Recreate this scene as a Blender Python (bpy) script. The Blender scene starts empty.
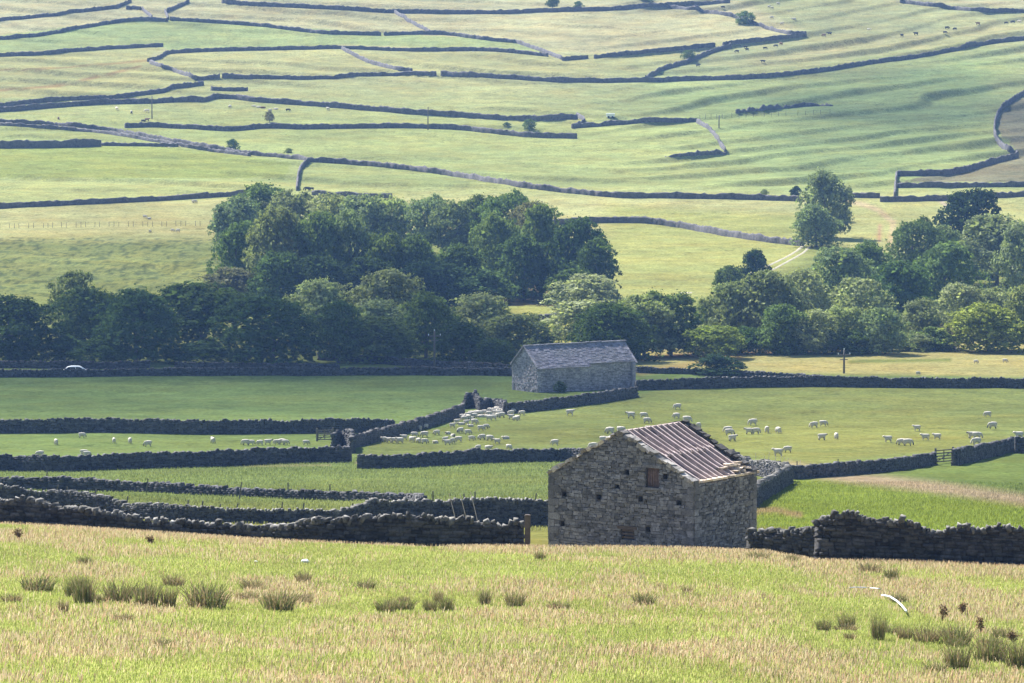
import bpy, bmesh, math, random
import numpy as np
from mathutils import Vector, Matrix
random.seed(7); RNG = np.random.default_rng(7)
SC = bpy.context.scene; COL = SC.collection

# ------------------------------------------------------------------ camera model
F = 4700.0; W, H = 1024, 683; TH = math.atan(400.5 / F); CAMZ = 100.0
CT, ST = math.cos(TH), math.sin(TH)
def ray(px, py):
    a = (px - 512) / F; b = (341.5 - py) / F
    dy = CT + b * ST; dz = -ST + b * CT
    return a / dy, dz / dy            # x and z gained per metre of distance y
def to_px(x, y, z):
    zz = z - CAMZ; f = y * CT - zz * ST; u = y * ST + zz * CT
    return 512 + F * x / f, 341.5 - F * u / f

# ------------------------------------------------------------------ noise
def vnoise(x, y, seed=0):
    x = np.asarray(x, float); y = np.asarray(y, float)
    xi = np.floor(x).astype(np.int64); yi = np.floor(y).astype(np.int64)
    fx = x - xi; fy = y - yi; fx = fx*fx*(3-2*fx); fy = fy*fy*(3-2*fy)
    def h(a, b):
        n = (a * 374761393 + b * 668265263 + seed * 974634599) & 0xffffffff
        n = ((n ^ (n >> 13)) * 1274126177) & 0xffffffff
        return ((n ^ (n >> 16)) & 0xffff) / 65535.0
    a = h(xi, yi); b = h(xi+1, yi); c = h(xi, yi+1); d = h(xi+1, yi+1)
    return (a*(1-fx)+b*fx)*(1-fy) + (c*(1-fx)+d*fx)*fy
def fbm(x, y, seed=0, o=3):
    s = 0; a = .5
    for i in range(o):
        s = s + a * vnoise(x * 2**i, y * 2**i, seed + i * 17); a *= .5
    return s / (1 - .5**o)
def sstep(a, b, x):
    t = np.clip((np.asarray(x, float) - a) / (b - a), 0, 1); return t*t*(3-2*t)

# ------------------------------------------------------------------ terrain
KN = [(90,683),(130,603),(170,541),(185,550),(200,559),(235,545),(275,530),(330,510),(385,490),(435,470),(480,450),
      (520,430),(560,410),(600,390),(640,370),(685,350),(735,330),(790,310),(850,280),(905,250),(930,240),(975,220),
      (1015,200),(1040,190),(1135,150),(1255,100),(1375,50),(1490,0),(1560,-30)]
kd = [-400, -60, 0] + [k[0] for k in KN] + [2000, 2600, 3000, 4000]
kz = [110, 101, 98] + [CAMZ + d * ray(512, r)[1] for d, r in KN] + [146, 190, 200, 200]
TD = np.arange(-420, 4000, 1.0); TZ = np.interp(TD, kd, kz)
def gsm(a, s):
    k = np.exp(-.5 * (np.arange(-3*s, 3*s+1) / s)**2); k /= k.sum()
    return np.convolve(np.pad(a, 3*s, 'edge'), k, 'valid')
w_ = sstep(210, 300, TD); TZ = gsm(TZ, 4) * (1 - w_) + gsm(TZ, 14) * w_
CP = ([-200, 0, 150, 300, 430, 530, 700, 770, 815, 1024, 1300], [-24, -17, -8, -1, 4, 5, 6, 8, 17, 24, 30])
def lynchets(x, y):
    """old cultivation terraces on the hillside: step height and where the steep banks are"""
    hill = sstep(1020, 1060, y) * (1 - sstep(1520, 1560, y)); px = 512 + x / np.maximum(y, 60) * F
    mr = sstep(560, 700, px)
    vr = (y - 1.05 * x) / 27.0 + fbm(x/80, y/80, 9) * 2.0; vm = (y + .55 * x) / 26.0 + fbm(x/70, y/70, 12) * 2.0
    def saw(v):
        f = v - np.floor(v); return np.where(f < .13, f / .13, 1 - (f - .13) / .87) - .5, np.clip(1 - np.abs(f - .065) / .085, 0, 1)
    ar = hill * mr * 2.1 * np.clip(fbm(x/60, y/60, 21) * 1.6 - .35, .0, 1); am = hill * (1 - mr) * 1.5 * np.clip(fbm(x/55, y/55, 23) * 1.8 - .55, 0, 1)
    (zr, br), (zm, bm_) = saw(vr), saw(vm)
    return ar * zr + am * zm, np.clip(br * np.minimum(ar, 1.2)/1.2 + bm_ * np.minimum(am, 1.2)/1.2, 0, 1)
def terrain(x, y):
    x = np.asarray(x, float); y = np.asarray(y, float)
    z = np.interp(y, TD, TZ)
    yy = np.maximum(y, 40)
    c = np.interp(512 + x / yy * F, *CP)
    wl = np.interp(y, [0, 60, 195, 430], [0, 1, 1, 0]); wr = np.interp(y, [0, 60, 195, 240], [0, 1, 1, 0])
    z = z - c / F * yy * np.where(c < 0, wl, wr)
    # broad undulation and small bumps
    far = sstep(230, 320, y)
    z = z + far * (fbm(x/70, y/70, 3) - .5) * 1.2 + (fbm(x/9, y/9, 5) - .5) * (.22 + .2*far)
    z = z + lynchets(x, y)[0]
    px = 512 + x / np.maximum(y, 60) * F
    # rough broken bank above the lower wood at the left
    bank = sstep(760, 800, y) * (1 - sstep(900, 935, y)) * (1 - sstep(200, 330, px))
    z = z + bank * (fbm(x/7, y/9, 31) - .5) * 1.6
    return z
def ground_at(px, py, h=0.0, dmin=60.0):
    kx, kzz = ray(px, py)
    d = np.arange(dmin, 2400, .5)
    below = CAMZ + kzz * d < terrain(kx * d, d) + h
    i = int(np.argmax(below)) if below.any() else len(d) - 1
    D = float(d[i]); x = kx * D
    return x, D, float(terrain(x, D))

# ------------------------------------------------------------------ objects
def tag(o, label=None, cat=None, group=None, kind=None):
    if label: o['label'] = label; o['kind'] = kind or 'thing'
    if cat: o['category'] = cat
    if group: o['group'] = group
    if kind: o['kind'] = kind
    return o
def mesh_np(name, verts, faces, mats=(), smooth=False, colors=None, midx=None):
    verts = np.asarray(verts, np.float32); faces = np.asarray(faces, np.int32)
    me = bpy.data.meshes.new(name); n = faces.shape[1]
    me.vertices.add(len(verts)); me.vertices.foreach_set('co', verts.ravel())
    me.loops.add(faces.size); me.loops.foreach_set('vertex_index', faces.ravel())
    me.polygons.add(len(faces)); me.polygons.foreach_set('loop_start', np.arange(0, faces.size, n, dtype=np.int32))
    if smooth: me.polygons.foreach_set('use_smooth', np.ones(len(faces), bool))
    if midx is not None: me.polygons.foreach_set('material_index', np.asarray(midx, np.int32))
    me.update(calc_edges=True)
    if colors is not None:
        c = np.ones((len(verts), 4), np.float32); c[:, :3] = colors
        at = me.attributes.new('Col', 'FLOAT_COLOR', 'POINT'); at.data.foreach_set('color', c.ravel())
    for m in mats: me.materials.append(m)
    return me
def link(name, me, parent=None, loc=None):
    o = bpy.data.objects.new(name, me); COL.objects.link(o)
    if parent: o.parent = parent
    if loc is not None: o.location = loc
    return o
def empty(name, loc=(0,0,0), rz=0):
    o = bpy.data.objects.new(name, None); COL.objects.link(o); o.empty_display_size = .3
    o.location = loc; o.rotation_euler = (0, 0, rz); return o
class MB:
    """collects boxes, tubes and polygons as ONE mesh"""
    def __init__(s): s.v = []; s.f = []; s.m = []
    def poly(s, pts, faces, mi=0):
        b = len(s.v); s.v += [tuple(p) for p in pts]; s.f += [tuple(i + b for i in f) for f in faces]; s.m += [mi] * len(faces)
    def box(s, c, u, v, n, hu, hv, hn, jit=0, mi=0):
        c, u, v, n = Vector(c), Vector(u), Vector(v), Vector(n); P = []
        for a, b_, d in ((-1,-1,-1),(1,-1,-1),(1,1,-1),(-1,1,-1),(-1,-1,1),(1,-1,1),(1,1,1),(-1,1,1)):
            j = [1 + random.uniform(-jit, jit) if jit else 1 for _ in range(3)]
            P.append(c + u * (a * hu * j[0]) + v * (b_ * hv * j[1]) + n * (d * hn * j[2]))
        s.poly(P, [(0,3,2,1),(4,5,6,7),(0,1,5,4),(1,2,6,5),(2,3,7,6),(3,0,4,7)], mi)
    def aabox(s, x0, x1, y0, y1, z0, z1, mi=0, jit=0):
        s.box(((x0+x1)/2, (y0+y1)/2, (z0+z1)/2), (1,0,0), (0,1,0), (0,0,1), (x1-x0)/2, (y1-y0)/2, (z1-z0)/2, jit, mi)
    def bar(s, a, b, w, h, up=(0,0,1), mi=0):
        a, b = Vector(a), Vector(b); t = (b - a); L = t.length; t.normalize()
        n = Vector(up); n = (n - t * n.dot(t)); n = n.normalized() if n.length > 1e-5 else t.orthogonal().normalized()
        s.box((a + b) / 2, t, n.cross(t), n, L / 2, w / 2, h / 2, 0, mi)
    def tube(s, pts, rad, n=8, mi=0):
        pts = [Vector(p) for p in pts]; R = []
        for i, p in enumerate(pts):
            t = (pts[min(i+1, len(pts)-1)] - pts[max(i-1, 0)]).normalized(); a = t.orthogonal().normalized()
            if abs(t.z) > .9: a = (Vector((1,0,0)) - t * t.x).normalized()
            b_ = t.cross(a); r = rad[i] if hasattr(rad, '__len__') else rad
            R += [p + a * (r * math.cos(k * 2*math.pi/n)) + b_ * (r * math.sin(k * 2*math.pi/n)) for k in range(n)]
        fs = [(i*n+k, i*n+(k+1) % n, (i+1)*n+(k+1) % n, (i+1)*n+k) for i in range(len(pts)-1) for k in range(n)]
        fs += [tuple(range(n))[::-1], tuple((len(pts)-1)*n + k for k in range(n))]
        s.poly(R, fs, mi)
    def mesh(s, name, mats, smooth=False):
        me = bpy.data.meshes.new(name); me.from_pydata([tuple(v) for v in s.v], [], s.f); me.update()
        for m in (mats if isinstance(mats, (list, tuple)) else [mats]): me.materials.append(m)
        me.polygons.foreach_set('material_index', s.m)
        if smooth: me.polygons.foreach_set('use_smooth', [True] * len(s.f))
        return me
    def build(s, name, mats, parent=None, smooth=False, loc=None): return link(name, s.mesh(name, mats, smooth), parent, loc)
def lin(c): 
    c = np.asarray(c, float) / 255; return np.where(c <= .04045, c / 12.92, ((c + .055) / 1.055)**2.4)

# ------------------------------------------------------------------ materials
class NT:
    def __init__(s, name):
        s.m = bpy.data.materials.new(name); s.m.use_nodes = True; s.t = s.m.node_tree; s.t.nodes.clear()
        s.out = s.t.nodes.new('ShaderNodeOutputMaterial')
    def n(s, typ, **kw):
        nd = s.t.nodes.new('ShaderNode' + typ)
        for k, v in kw.items():
            if k.startswith('i_'):
                key = k[2:]; key = int(key) if key.isdigit() else key.replace('_', ' ')
                if hasattr(v, 'is_linked') or isinstance(v, bpy.types.NodeSocket): s.t.links.new(v, nd.inputs[key])
                else: nd.inputs[key].default_value = v
            else: setattr(nd, k, v)
        return nd
    def noise(s, scale, vec, detail=3, rough=.55): return s.n('TexNoise', i_Scale=scale, i_Vector=vec, i_Detail=float(detail), i_Roughness=rough).outputs[0]
    def mapr(s, v, a, b, c, d): return s.n('MapRange', i_0=v, i_1=a, i_2=b, i_3=c, i_4=d).outputs[0]
    def mix(s, f, a, b, mode='MIX'):
        nd = s.n('Mix', data_type='RGBA', blend_type=mode)
        for k, v in ((0, f), (6, a), (7, b)):
            if isinstance(v, bpy.types.NodeSocket): s.t.links.new(v, nd.inputs[k])
            else: nd.inputs[k].default_value = (*v, 1) if hasattr(v, '__len__') and len(v) == 3 else v
        return nd.outputs[2]
    def mul(s, a, b): return s.n('Math', operation='MULTIPLY', i_0=a, i_1=b).outputs[0]
    def scale(s, col, val):   # colour times scalar
        return s.n('VectorMath', operation='SCALE', i_0=col, i_Scale=val).outputs[0]
    def surf(s, sh): s.t.links.new(sh, s.out.inputs[0]); return s.m
def rgba(c): return (*c, 1)
def m_stone(name, dark, light, tint, nscale=3.0, bump=.25, island=True, dist=.03, ivar=.5):
    t = NT(name); g = t.n('NewGeometry'); pos = g.outputs['Position']
    n1 = t.noise(nscale, pos, 4, .65); n2 = t.noise(nscale*5, pos, 3, .7); n3 = t.noise(.35, pos, 2)
    c = t.mix(t.mapr(n1, .3, .7, 0., 1.), dark, light)
    c = t.mix(t.mapr(n3, .4, .65, 0., .75), c, tint)
    c = t.scale(c, t.mapr(n2, .25, .75, .6, 1.4))
    if island: c = t.scale(c, t.mapr(g.outputs['Random Per Island'], 0., 1., 1-ivar, 1+ivar))
    b = t.n('Bump', i_Strength=bump, i_Distance=dist, i_Height=n2)
    return t.surf(t.n('BsdfPrincipled', i_Base_Color=c, i_Roughness=.9, i_Normal=b.outputs[0], **{'i_Specular_IOR_Level': .15}).outputs[0])
def m_plain(name, col, var=.3, scale=4., rough=.8, stretch=None):
    t = NT(name); pos = t.n('TexCoord').outputs['Object']
    if stretch: pos = t.n('Mapping', i_Vector=pos, i_Scale=stretch).outputs[0]
    n1 = t.noise(scale, pos, 4, .6)
    c = t.scale(col, t.mapr(n1, .25, .75, 1-var, 1+var))
    return t.surf(t.n('BsdfPrincipled', i_Base_Color=c, i_Roughness=rough, **{'i_Specular_IOR_Level': .2}).outputs[0])
def m_leaf(name, col=None, trans=.35):
    t = NT(name); g = t.n('NewGeometry')
    base = t.n('ObjectInfo').outputs['Color'] if col is None else None
    r = g.outputs['Random Per Island']
    n = t.noise(.5, g.outputs['Position'], 2)
    if base is None:
        a = t.n('RGB'); a.outputs[0].default_value = rgba(col); base = a.outputs[0]
    c = t.scale(base, t.mapr(r, 0., 1., .6, 1.4)); c = t.scale(c, t.mapr(n, .3, .7, .8, 1.25))
    d = t.n('BsdfDiffuse', i_Color=c); tr = t.n('BsdfTranslucent', i_Color=t.mix(1., c, (1.0, 1.05, .55), 'MULTIPLY'))
    mx = t.n('MixShader', i_0=trans, i_1=d.outputs[0], i_2=tr.outputs[0])
    return t.surf(mx.outputs[0])
def m_vcol(name, trans=.3, isl=.35):
    t = NT(name); c = t.n('Attribute', attribute_name='Col').outputs['Color']
    r = t.n('NewGeometry').outputs['Random Per Island']
    c = t.scale(c, t.mapr(r, 0., 1., 1-isl, 1+isl))
    mx = t.n('MixShader', i_0=trans, i_1=t.n('BsdfDiffuse', i_Color=c).outputs[0], i_2=t.n('BsdfTranslucent', i_Color=c).outputs[0])
    return t.surf(mx.outputs[0])
def m_ground():
    t = NT('pasture'); c = t.n('Attribute', attribute_name='Col').outputs['Color']; pos = t.n('NewGeometry').outputs['Position']
    n0 = t.noise(.035, pos, 4, .6); n1 = t.noise(.22, pos, 5, .65); n2 = t.noise(2.2, pos, 3, .7); n3 = t.noise(.09, pos, 3, .6)
    c = t.scale(c, t.mapr(n0, .3, .7, .88, 1.12)); c = t.scale(c, t.mapr(n1, .28, .72, .76, 1.24)); c = t.scale(c, t.mapr(n2, .28, .72, .62, 1.38))
    dry = t.mix(1., c, (1.10, .98, .90), 'MULTIPLY')
    c = t.mix(t.mapr(n3, .42, .66, 0., .8), c, dry)
    n4 = t.noise(.9, pos, 2, .5); n5 = t.noise(.05, pos, 2)
    tuft = t.mul(t.mapr(n4, .57, .66, 0., 1.), t.mapr(n5, .35, .6, .15, .9))
    c = t.mix(tuft, c, t.mix(1., c, (.60, .62, .58), 'MULTIPLY'))
    pale = t.mapr(t.noise(1.7, pos, 2, .5), .64, .72, 0., .5); c = t.mix(pale, c, t.mix(1., c, (1.35, 1.25, 1.3), 'MULTIPLY'))
    h = t.n('Math', operation='ADD', i_0=n2, i_1=t.mul(n1, 2.5)).outputs[0]
    b = t.n('Bump', i_Strength=.55, i_Distance=.25, i_Height=h)
    return t.surf(t.n('BsdfDiffuse', i_Color=c, i_Normal=b.outputs[0], i_Roughness=.6).outputs[0])
M = dict(
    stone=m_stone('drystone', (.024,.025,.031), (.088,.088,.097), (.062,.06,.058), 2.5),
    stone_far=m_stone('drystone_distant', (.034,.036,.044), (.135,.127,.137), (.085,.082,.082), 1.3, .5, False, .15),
    cope=m_stone('sun_paled_cope', (.035,.035,.038), (.185,.18,.175), (.09,.087,.078), 2.5),  # paler stone paints the sunlit rim into the near wall tops
    verge=m_stone('pale_verge', (.16,.155,.16), (.46,.43,.42), (.26,.25,.24), 2.5),
    barn=m_stone('rubble', (.085,.090,.110), (.225,.232,.275), (.145,.147,.16), 3.5, .45, True, .04, .42),
    mortar=m_stone('mortar', (.055,.056,.064), (.115,.116,.13), (.085,.085,.085), 4, .5, False),
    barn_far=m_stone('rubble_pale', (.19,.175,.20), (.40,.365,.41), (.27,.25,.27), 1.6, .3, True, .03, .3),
    slate=m_stone('stone_slate', (.12,.12,.15), (.25,.24,.29), (.17,.17,.185), 1.0, .3, True, .03, .3),
    wood=m_plain('weathered_timber', (.45,.37,.365), .35, 3.), boards=m_plain('old_boards', (.18,.142,.15), .45, 2.5),
    post=m_plain('grey_post', (.10,.09,.08), .4, 5.), lintel=m_plain('lintel_wood', (.10,.08,.07), .4, 5.),
    dark=m_plain('shadowed_hollow', (.02,.018,.018), .3), shutter=m_plain('shutter_wood', (.11,.08,.08), .4, 6.),
    bark=m_plain('bark', (.11,.10,.085), .4, 5.), wire=m_plain('wire', (.2,.2,.2), .1),
    fleece=m_plain('fleece', (.40,.375,.34), .2, 8., .95), face=m_plain('dark_face', (.06,.055,.05), .4, 8.), pface=m_plain('pale_face', (.42,.38,.33), .2, 8.),
    cowblack=m_plain('black_hide', (.02,.019,.018), .3), cowbrown=m_plain('brown_hide', (.14,.08,.05), .3), cowwhite=m_plain('pale_hide', (.55,.5,.44), .2),
    leaf=m_leaf('foliage'), rush=m_vcol('rush_stems', .2, .3), grass=m_vcol('grass_blades', .5, .2), brown=m_leaf('dock_brown', (.20,.14,.10), .2),
    white=m_plain('white_plastic', (.60,.64,.68), .06, 4., .45), paint=m_plain('white_paint', (.75,.76,.78), .02, 2., .3),
    glass=m_plain('car_glass', (.02,.025,.03), .1, 2., .1), tyre=m_plain('tyre', (.02,.02,.02), .2), metal=m_plain('metal_grey', (.35,.36,.37), .15, 3., .5),
    track=m_stone('track_gravel', (.20,.185,.14), (.29,.27,.21), (.22,.21,.14), .8, .3, False),
    ground=m_ground(),
)
# ------------------------------------------------------------------ the ground sheet
KALB = .40
ROWC = [(-60,(206,206,165)),(20,(206,206,163)),(80,(196,203,148)),(130,(188,202,134)),(185,(188,203,136)),(200,(203,206,148)),(232,(203,204,145)),
        (246,(158,170,106)),(300,(160,172,104)),(345,(150,155,95)),(352,(150,160,95)),(372,(132,155,90)),(420,(136,158,92)),(440,(145,168,98)),
        (470,(150,167,97)),(495,(152,168,97)),(520,(165,170,98)),(550,(176,172,98)),(700,(176,174,96))]
ZONES = [
 ([(-40,12),(118,6),(168,8),(165,17),(100,21),(-40,38)], (207,208,166)),
 ([(-40,40),(100,23),(168,19),(380,33),(515,40),(552,54),(410,47),(340,45),(167,50),(160,45),(-40,54)], (184,202,140)),
 ([(-40,56),(163,46),(150,58),(198,78),(120,90),(-40,102)], (199,203,144)),
 ([(205,2),(395,11),(615,8),(700,9),(806,33),(594,56),(515,39),(380,31),(205,18)], (209,209,163)),
 ([(170,52),(330,47),(548,55),(560,57),(640,50),(720,44),(640,76),(436,71),(222,73),(198,75),(150,60)], (202,206,148)),
 ([(720,-10),(1040,10),(1040,34),(870,60),(730,74),(650,77),(720,46),(806,33)], (186,194,145), 8),
 ([(740,62),(860,40),(1040,18),(1040,33),(980,40),(860,58),(720,73)], (200,198,150), 14),
 ([(615,80),(820,70),(980,42),(1040,36),(1040,92),(1000,106),(995,132),(1016,150),(940,169),(897,172),(893,192),(760,190),(740,140),(640,110)], (166,188,128), 60),
 ([(1040,92),(1008,102),(998,112),(997,132),(1018,152),(940,172),(900,182),(1040,182)], (158,158,128)),
 ([(-40,146),(165,147),(290,162),(285,178),(-40,178)], (178,194,114)),
 ([(-40,180),(290,182),(400,190),(400,195),(-40,206)], (198,208,140)),
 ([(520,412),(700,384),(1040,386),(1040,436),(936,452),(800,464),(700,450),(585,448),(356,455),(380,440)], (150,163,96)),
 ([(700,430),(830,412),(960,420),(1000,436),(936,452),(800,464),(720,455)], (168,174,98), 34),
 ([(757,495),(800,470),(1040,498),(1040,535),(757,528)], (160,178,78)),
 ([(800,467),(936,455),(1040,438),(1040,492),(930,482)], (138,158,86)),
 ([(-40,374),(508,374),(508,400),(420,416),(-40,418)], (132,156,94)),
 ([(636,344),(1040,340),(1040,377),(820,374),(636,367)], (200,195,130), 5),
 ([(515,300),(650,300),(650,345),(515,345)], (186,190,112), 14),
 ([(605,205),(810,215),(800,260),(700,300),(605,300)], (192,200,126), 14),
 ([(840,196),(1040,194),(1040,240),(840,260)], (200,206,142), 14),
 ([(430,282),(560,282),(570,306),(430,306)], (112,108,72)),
]
LINES = [([(790,468),(850,478),(930,487),(1040,503)], 7.5, (206,188,154)), ([(757,512),(775,511),(800,516)], 3.5, (188,170,120)),
         ([(890,245),(893,222),(878,210),(862,204),(840,200)], 3.0, (220,205,165)), ([(936,196),(950,210)], 2, (220,205,190)), ([(880,226),(879,240)], 2.6, (205,175,140)),
         ([(500,262),(560,305)], 6, (150,132,100)), ([(200,465),(240,466),(330,465)], 1.2, (175,175,120)), ([(-40,98),(0,90),(60,86),(140,66)], 1.5, (190,170,120)),
         ([(0,70),(60,68),(150,60)], 1.2, (190,175,120)), ([(640,372),(740,358)], 4, (190,170,110)), ([(640,358),(740,353),(860,348)], 2.5, (165,140,110)),
         ([(850,362),(900,361),(950,360)], 2, (150,160,90)), ([(356,463),(440,462)], 1.5, (180,170,130)), ([(400,430),(470,415),(520,407)], 4, (150,150,95))]
def in_poly(px, py, P):
    ins = np.zeros(px.shape, bool); n = len(P)
    for i in range(n):
        x0, y0 = P[i]; x1, y1 = P[(i+1) % n]
        if y0 == y1: continue
        ins ^= ((y0 > py) != (y1 > py)) & (px < (x1-x0) * (py-y0) / (y1-y0) + x0)
    return ins
def line_dist(px, py, P):
    d = np.full(px.shape, 1e9)
    for (x0,y0),(x1,y1) in zip(P, P[1:]):
        t = np.clip(((px-x0)*(x1-x0) + (py-y0)*(y1-y0)) / ((x1-x0)**2 + (y1-y0)**2), 0, 1)
        d = np.minimum(d, np.hypot(px - x0 - t*(x1-x0), py - y0 - t*(y1-y0)))
    return d
TANR = ([500, 520, 541, 552, 565, 580, 592, 607, 625, 640, 660, 683, 700], [.95, .95, .9, .6, .30, .5, .62, .3, .4, .62, .6, .45, .5])
def tanness(x, y, row, px):
    row2 = row - np.interp(px, *CP)
    n = fbm(x/3.2, y/7.0, 41) - .5; n2 = fbm(x/.9, y/1.6, 44) - .5
    return np.clip(np.interp(row2, *TANR) + n * 1.7 + n2 * .7, 0, 1)
def ground_colour(x, y, z):
    px, row = to_px(x, np.maximum(y, 40), z)
    wob = (fbm(x/6, y/10, 51) - .5)
    r2 = row + wob * np.interp(y, [0, 300, 900, 1500], [0, 4, 5, 2])
    C = np.stack([np.interp(r2, [k[0] for k in ROWC], [lin(k[1])[i] for k in ROWC]) for i in range(3)], -1)
    vis = (y > 215)
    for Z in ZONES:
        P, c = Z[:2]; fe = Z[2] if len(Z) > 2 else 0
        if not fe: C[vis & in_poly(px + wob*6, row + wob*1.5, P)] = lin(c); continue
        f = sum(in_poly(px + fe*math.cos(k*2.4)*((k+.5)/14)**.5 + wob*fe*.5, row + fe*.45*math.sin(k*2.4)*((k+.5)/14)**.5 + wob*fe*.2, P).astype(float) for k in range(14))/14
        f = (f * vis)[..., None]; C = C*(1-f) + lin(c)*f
    for P, wd, c in LINES:
        f = (vis * np.clip(1.3 - line_dist(px, row + wob*2, P) / wd, 0, 1))[..., None]; C = C * (1-f) + lin(c) * f
    # dry and lush streaks of the near pasture
    t = tanness(x, y, row, px)[..., None]; near = (y <= 215)[..., None]
    C = np.where(near, lin((196,178,134)) * t + lin((170,178,100)) * (1-t), C)
    # rough bank: scattered dark rush and stone flecks
    bank = ((row > 238) & (row < 300) & (px < 235) & vis)
    fl = vnoise(x/.8, y/2.2, 61)
    C[bank & (fl > .66)] *= np.array([.55,.6,.7])
    C[bank & (fbm(x/9, y/14, 63) > .6)] *= np.array([.95,.92,.85])
    # meadow stripes left by mowing
    st = .5 + .5*np.sin((y*.9 + x*.15)/4.2 + fbm(x/40, y/40, 71)*9)
    C *= (1 + (st - .5) * .10 * (y > 950))[..., None]
    g = (fbm(x/26, y/34, 81, 4) - .5)
    C *= (1 + g * .36 * (y > 215))[..., None]
    g2 = np.clip((fbm(x/15, y/25, 83, 3) - .52) * 4, 0, 1)[..., None] * (y > 215)[..., None] * .5
    C = C * (1 - g2) + C * np.array([1.04, .98, .92]) * g2
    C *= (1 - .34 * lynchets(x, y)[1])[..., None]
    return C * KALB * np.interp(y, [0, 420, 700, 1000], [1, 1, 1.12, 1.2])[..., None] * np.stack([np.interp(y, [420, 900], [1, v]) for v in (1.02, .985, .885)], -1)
def build_ground():
    D = np.concatenate([np.arange(-400, 60, 10), np.arange(60, 235, .8), np.arange(235, 480, 1.5), np.arange(480, 1600, 2.0), np.arange(1600, 3800, 40)])
    ui = np.linspace(-1.15, 1.15, 400); tt = np.linspace(0, 1, 26)[1:]
    w = .11 * np.maximum(D, 60)
    inner = w[:, None] * ui[None]
    e = inner[:, -1]; out = e[:, None] + (2200 - e[:, None]) * tt[None]**2.2
    X = np.concatenate([-out[:, ::-1], inner, out], 1); Y = np.repeat(D[:, None], X.shape[1], 1)
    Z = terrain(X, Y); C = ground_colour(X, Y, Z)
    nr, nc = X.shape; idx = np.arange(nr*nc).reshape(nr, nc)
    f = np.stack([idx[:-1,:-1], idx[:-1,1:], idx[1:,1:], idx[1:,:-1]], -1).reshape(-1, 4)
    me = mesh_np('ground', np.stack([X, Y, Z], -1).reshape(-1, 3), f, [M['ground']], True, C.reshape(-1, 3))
    tag(link('ground', me), kind='structure')
build_ground()

# ------------------------------------------------------------------ dry stone walls
def resample(P, step):
    P = np.asarray(P, float); d = np.hypot(np.diff(P[:,0]), np.diff(P[:,1])); s = np.concatenate([[0], np.cumsum(d)])
    n = max(3, int(s[-1] / step) + 1); t = np.linspace(0, s[-1], n)
    return t, np.stack([np.interp(t, s, P[:, i]) for i in range(P.shape[1])], -1)
def dense(tops, k=8):
    o = []
    for a, b in zip(tops, tops[1:]): o += [(a[0] + (b[0]-a[0])*i/k, a[1] + (b[1]-a[1])*i/k) for i in range(k)]
    return o + [tops[-1]]
def stone_boxes(cx, cy, cz, tx, ty, l, d, h, jit, tilt):
    """many jittered stones at once: half sizes l (along), d (through), h (up)"""
    n = len(cx); sg = np.array([(-1,-1,-1),(1,-1,-1),(1,1,-1),(-1,1,-1),(-1,-1,1),(1,-1,1),(1,1,1),(-1,1,1)], float)
    J = 1 + RNG.uniform(-jit, jit, (n, 8, 3))
    L = np.stack([l, d, h], -1)[:, None, :] * sg[None] * J
    a = tilt[:, None]; lx = L[...,0]*np.cos(a) - L[...,2]*np.sin(a); lz = L[...,0]*np.sin(a) + L[...,2]*np.cos(a); ly = L[...,1]
    vx = cx[:,None] + lx*tx[:,None] - ly*ty[:,None]; vy = cy[:,None] + lx*ty[:,None] + ly*tx[:,None]; vz = cz[:,None] + lz
    v = np.stack([vx, vy, vz], -1).reshape(-1, 3)
    f = np.array([(0,3,2,1),(4,5,6,7),(0,1,5,4),(1,2,6,5),(2,3,7,6),(3,0,4,7)])
    return v, (np.arange(n)[:, None, None] * 8 + f[None]).reshape(-1, 4)
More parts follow.
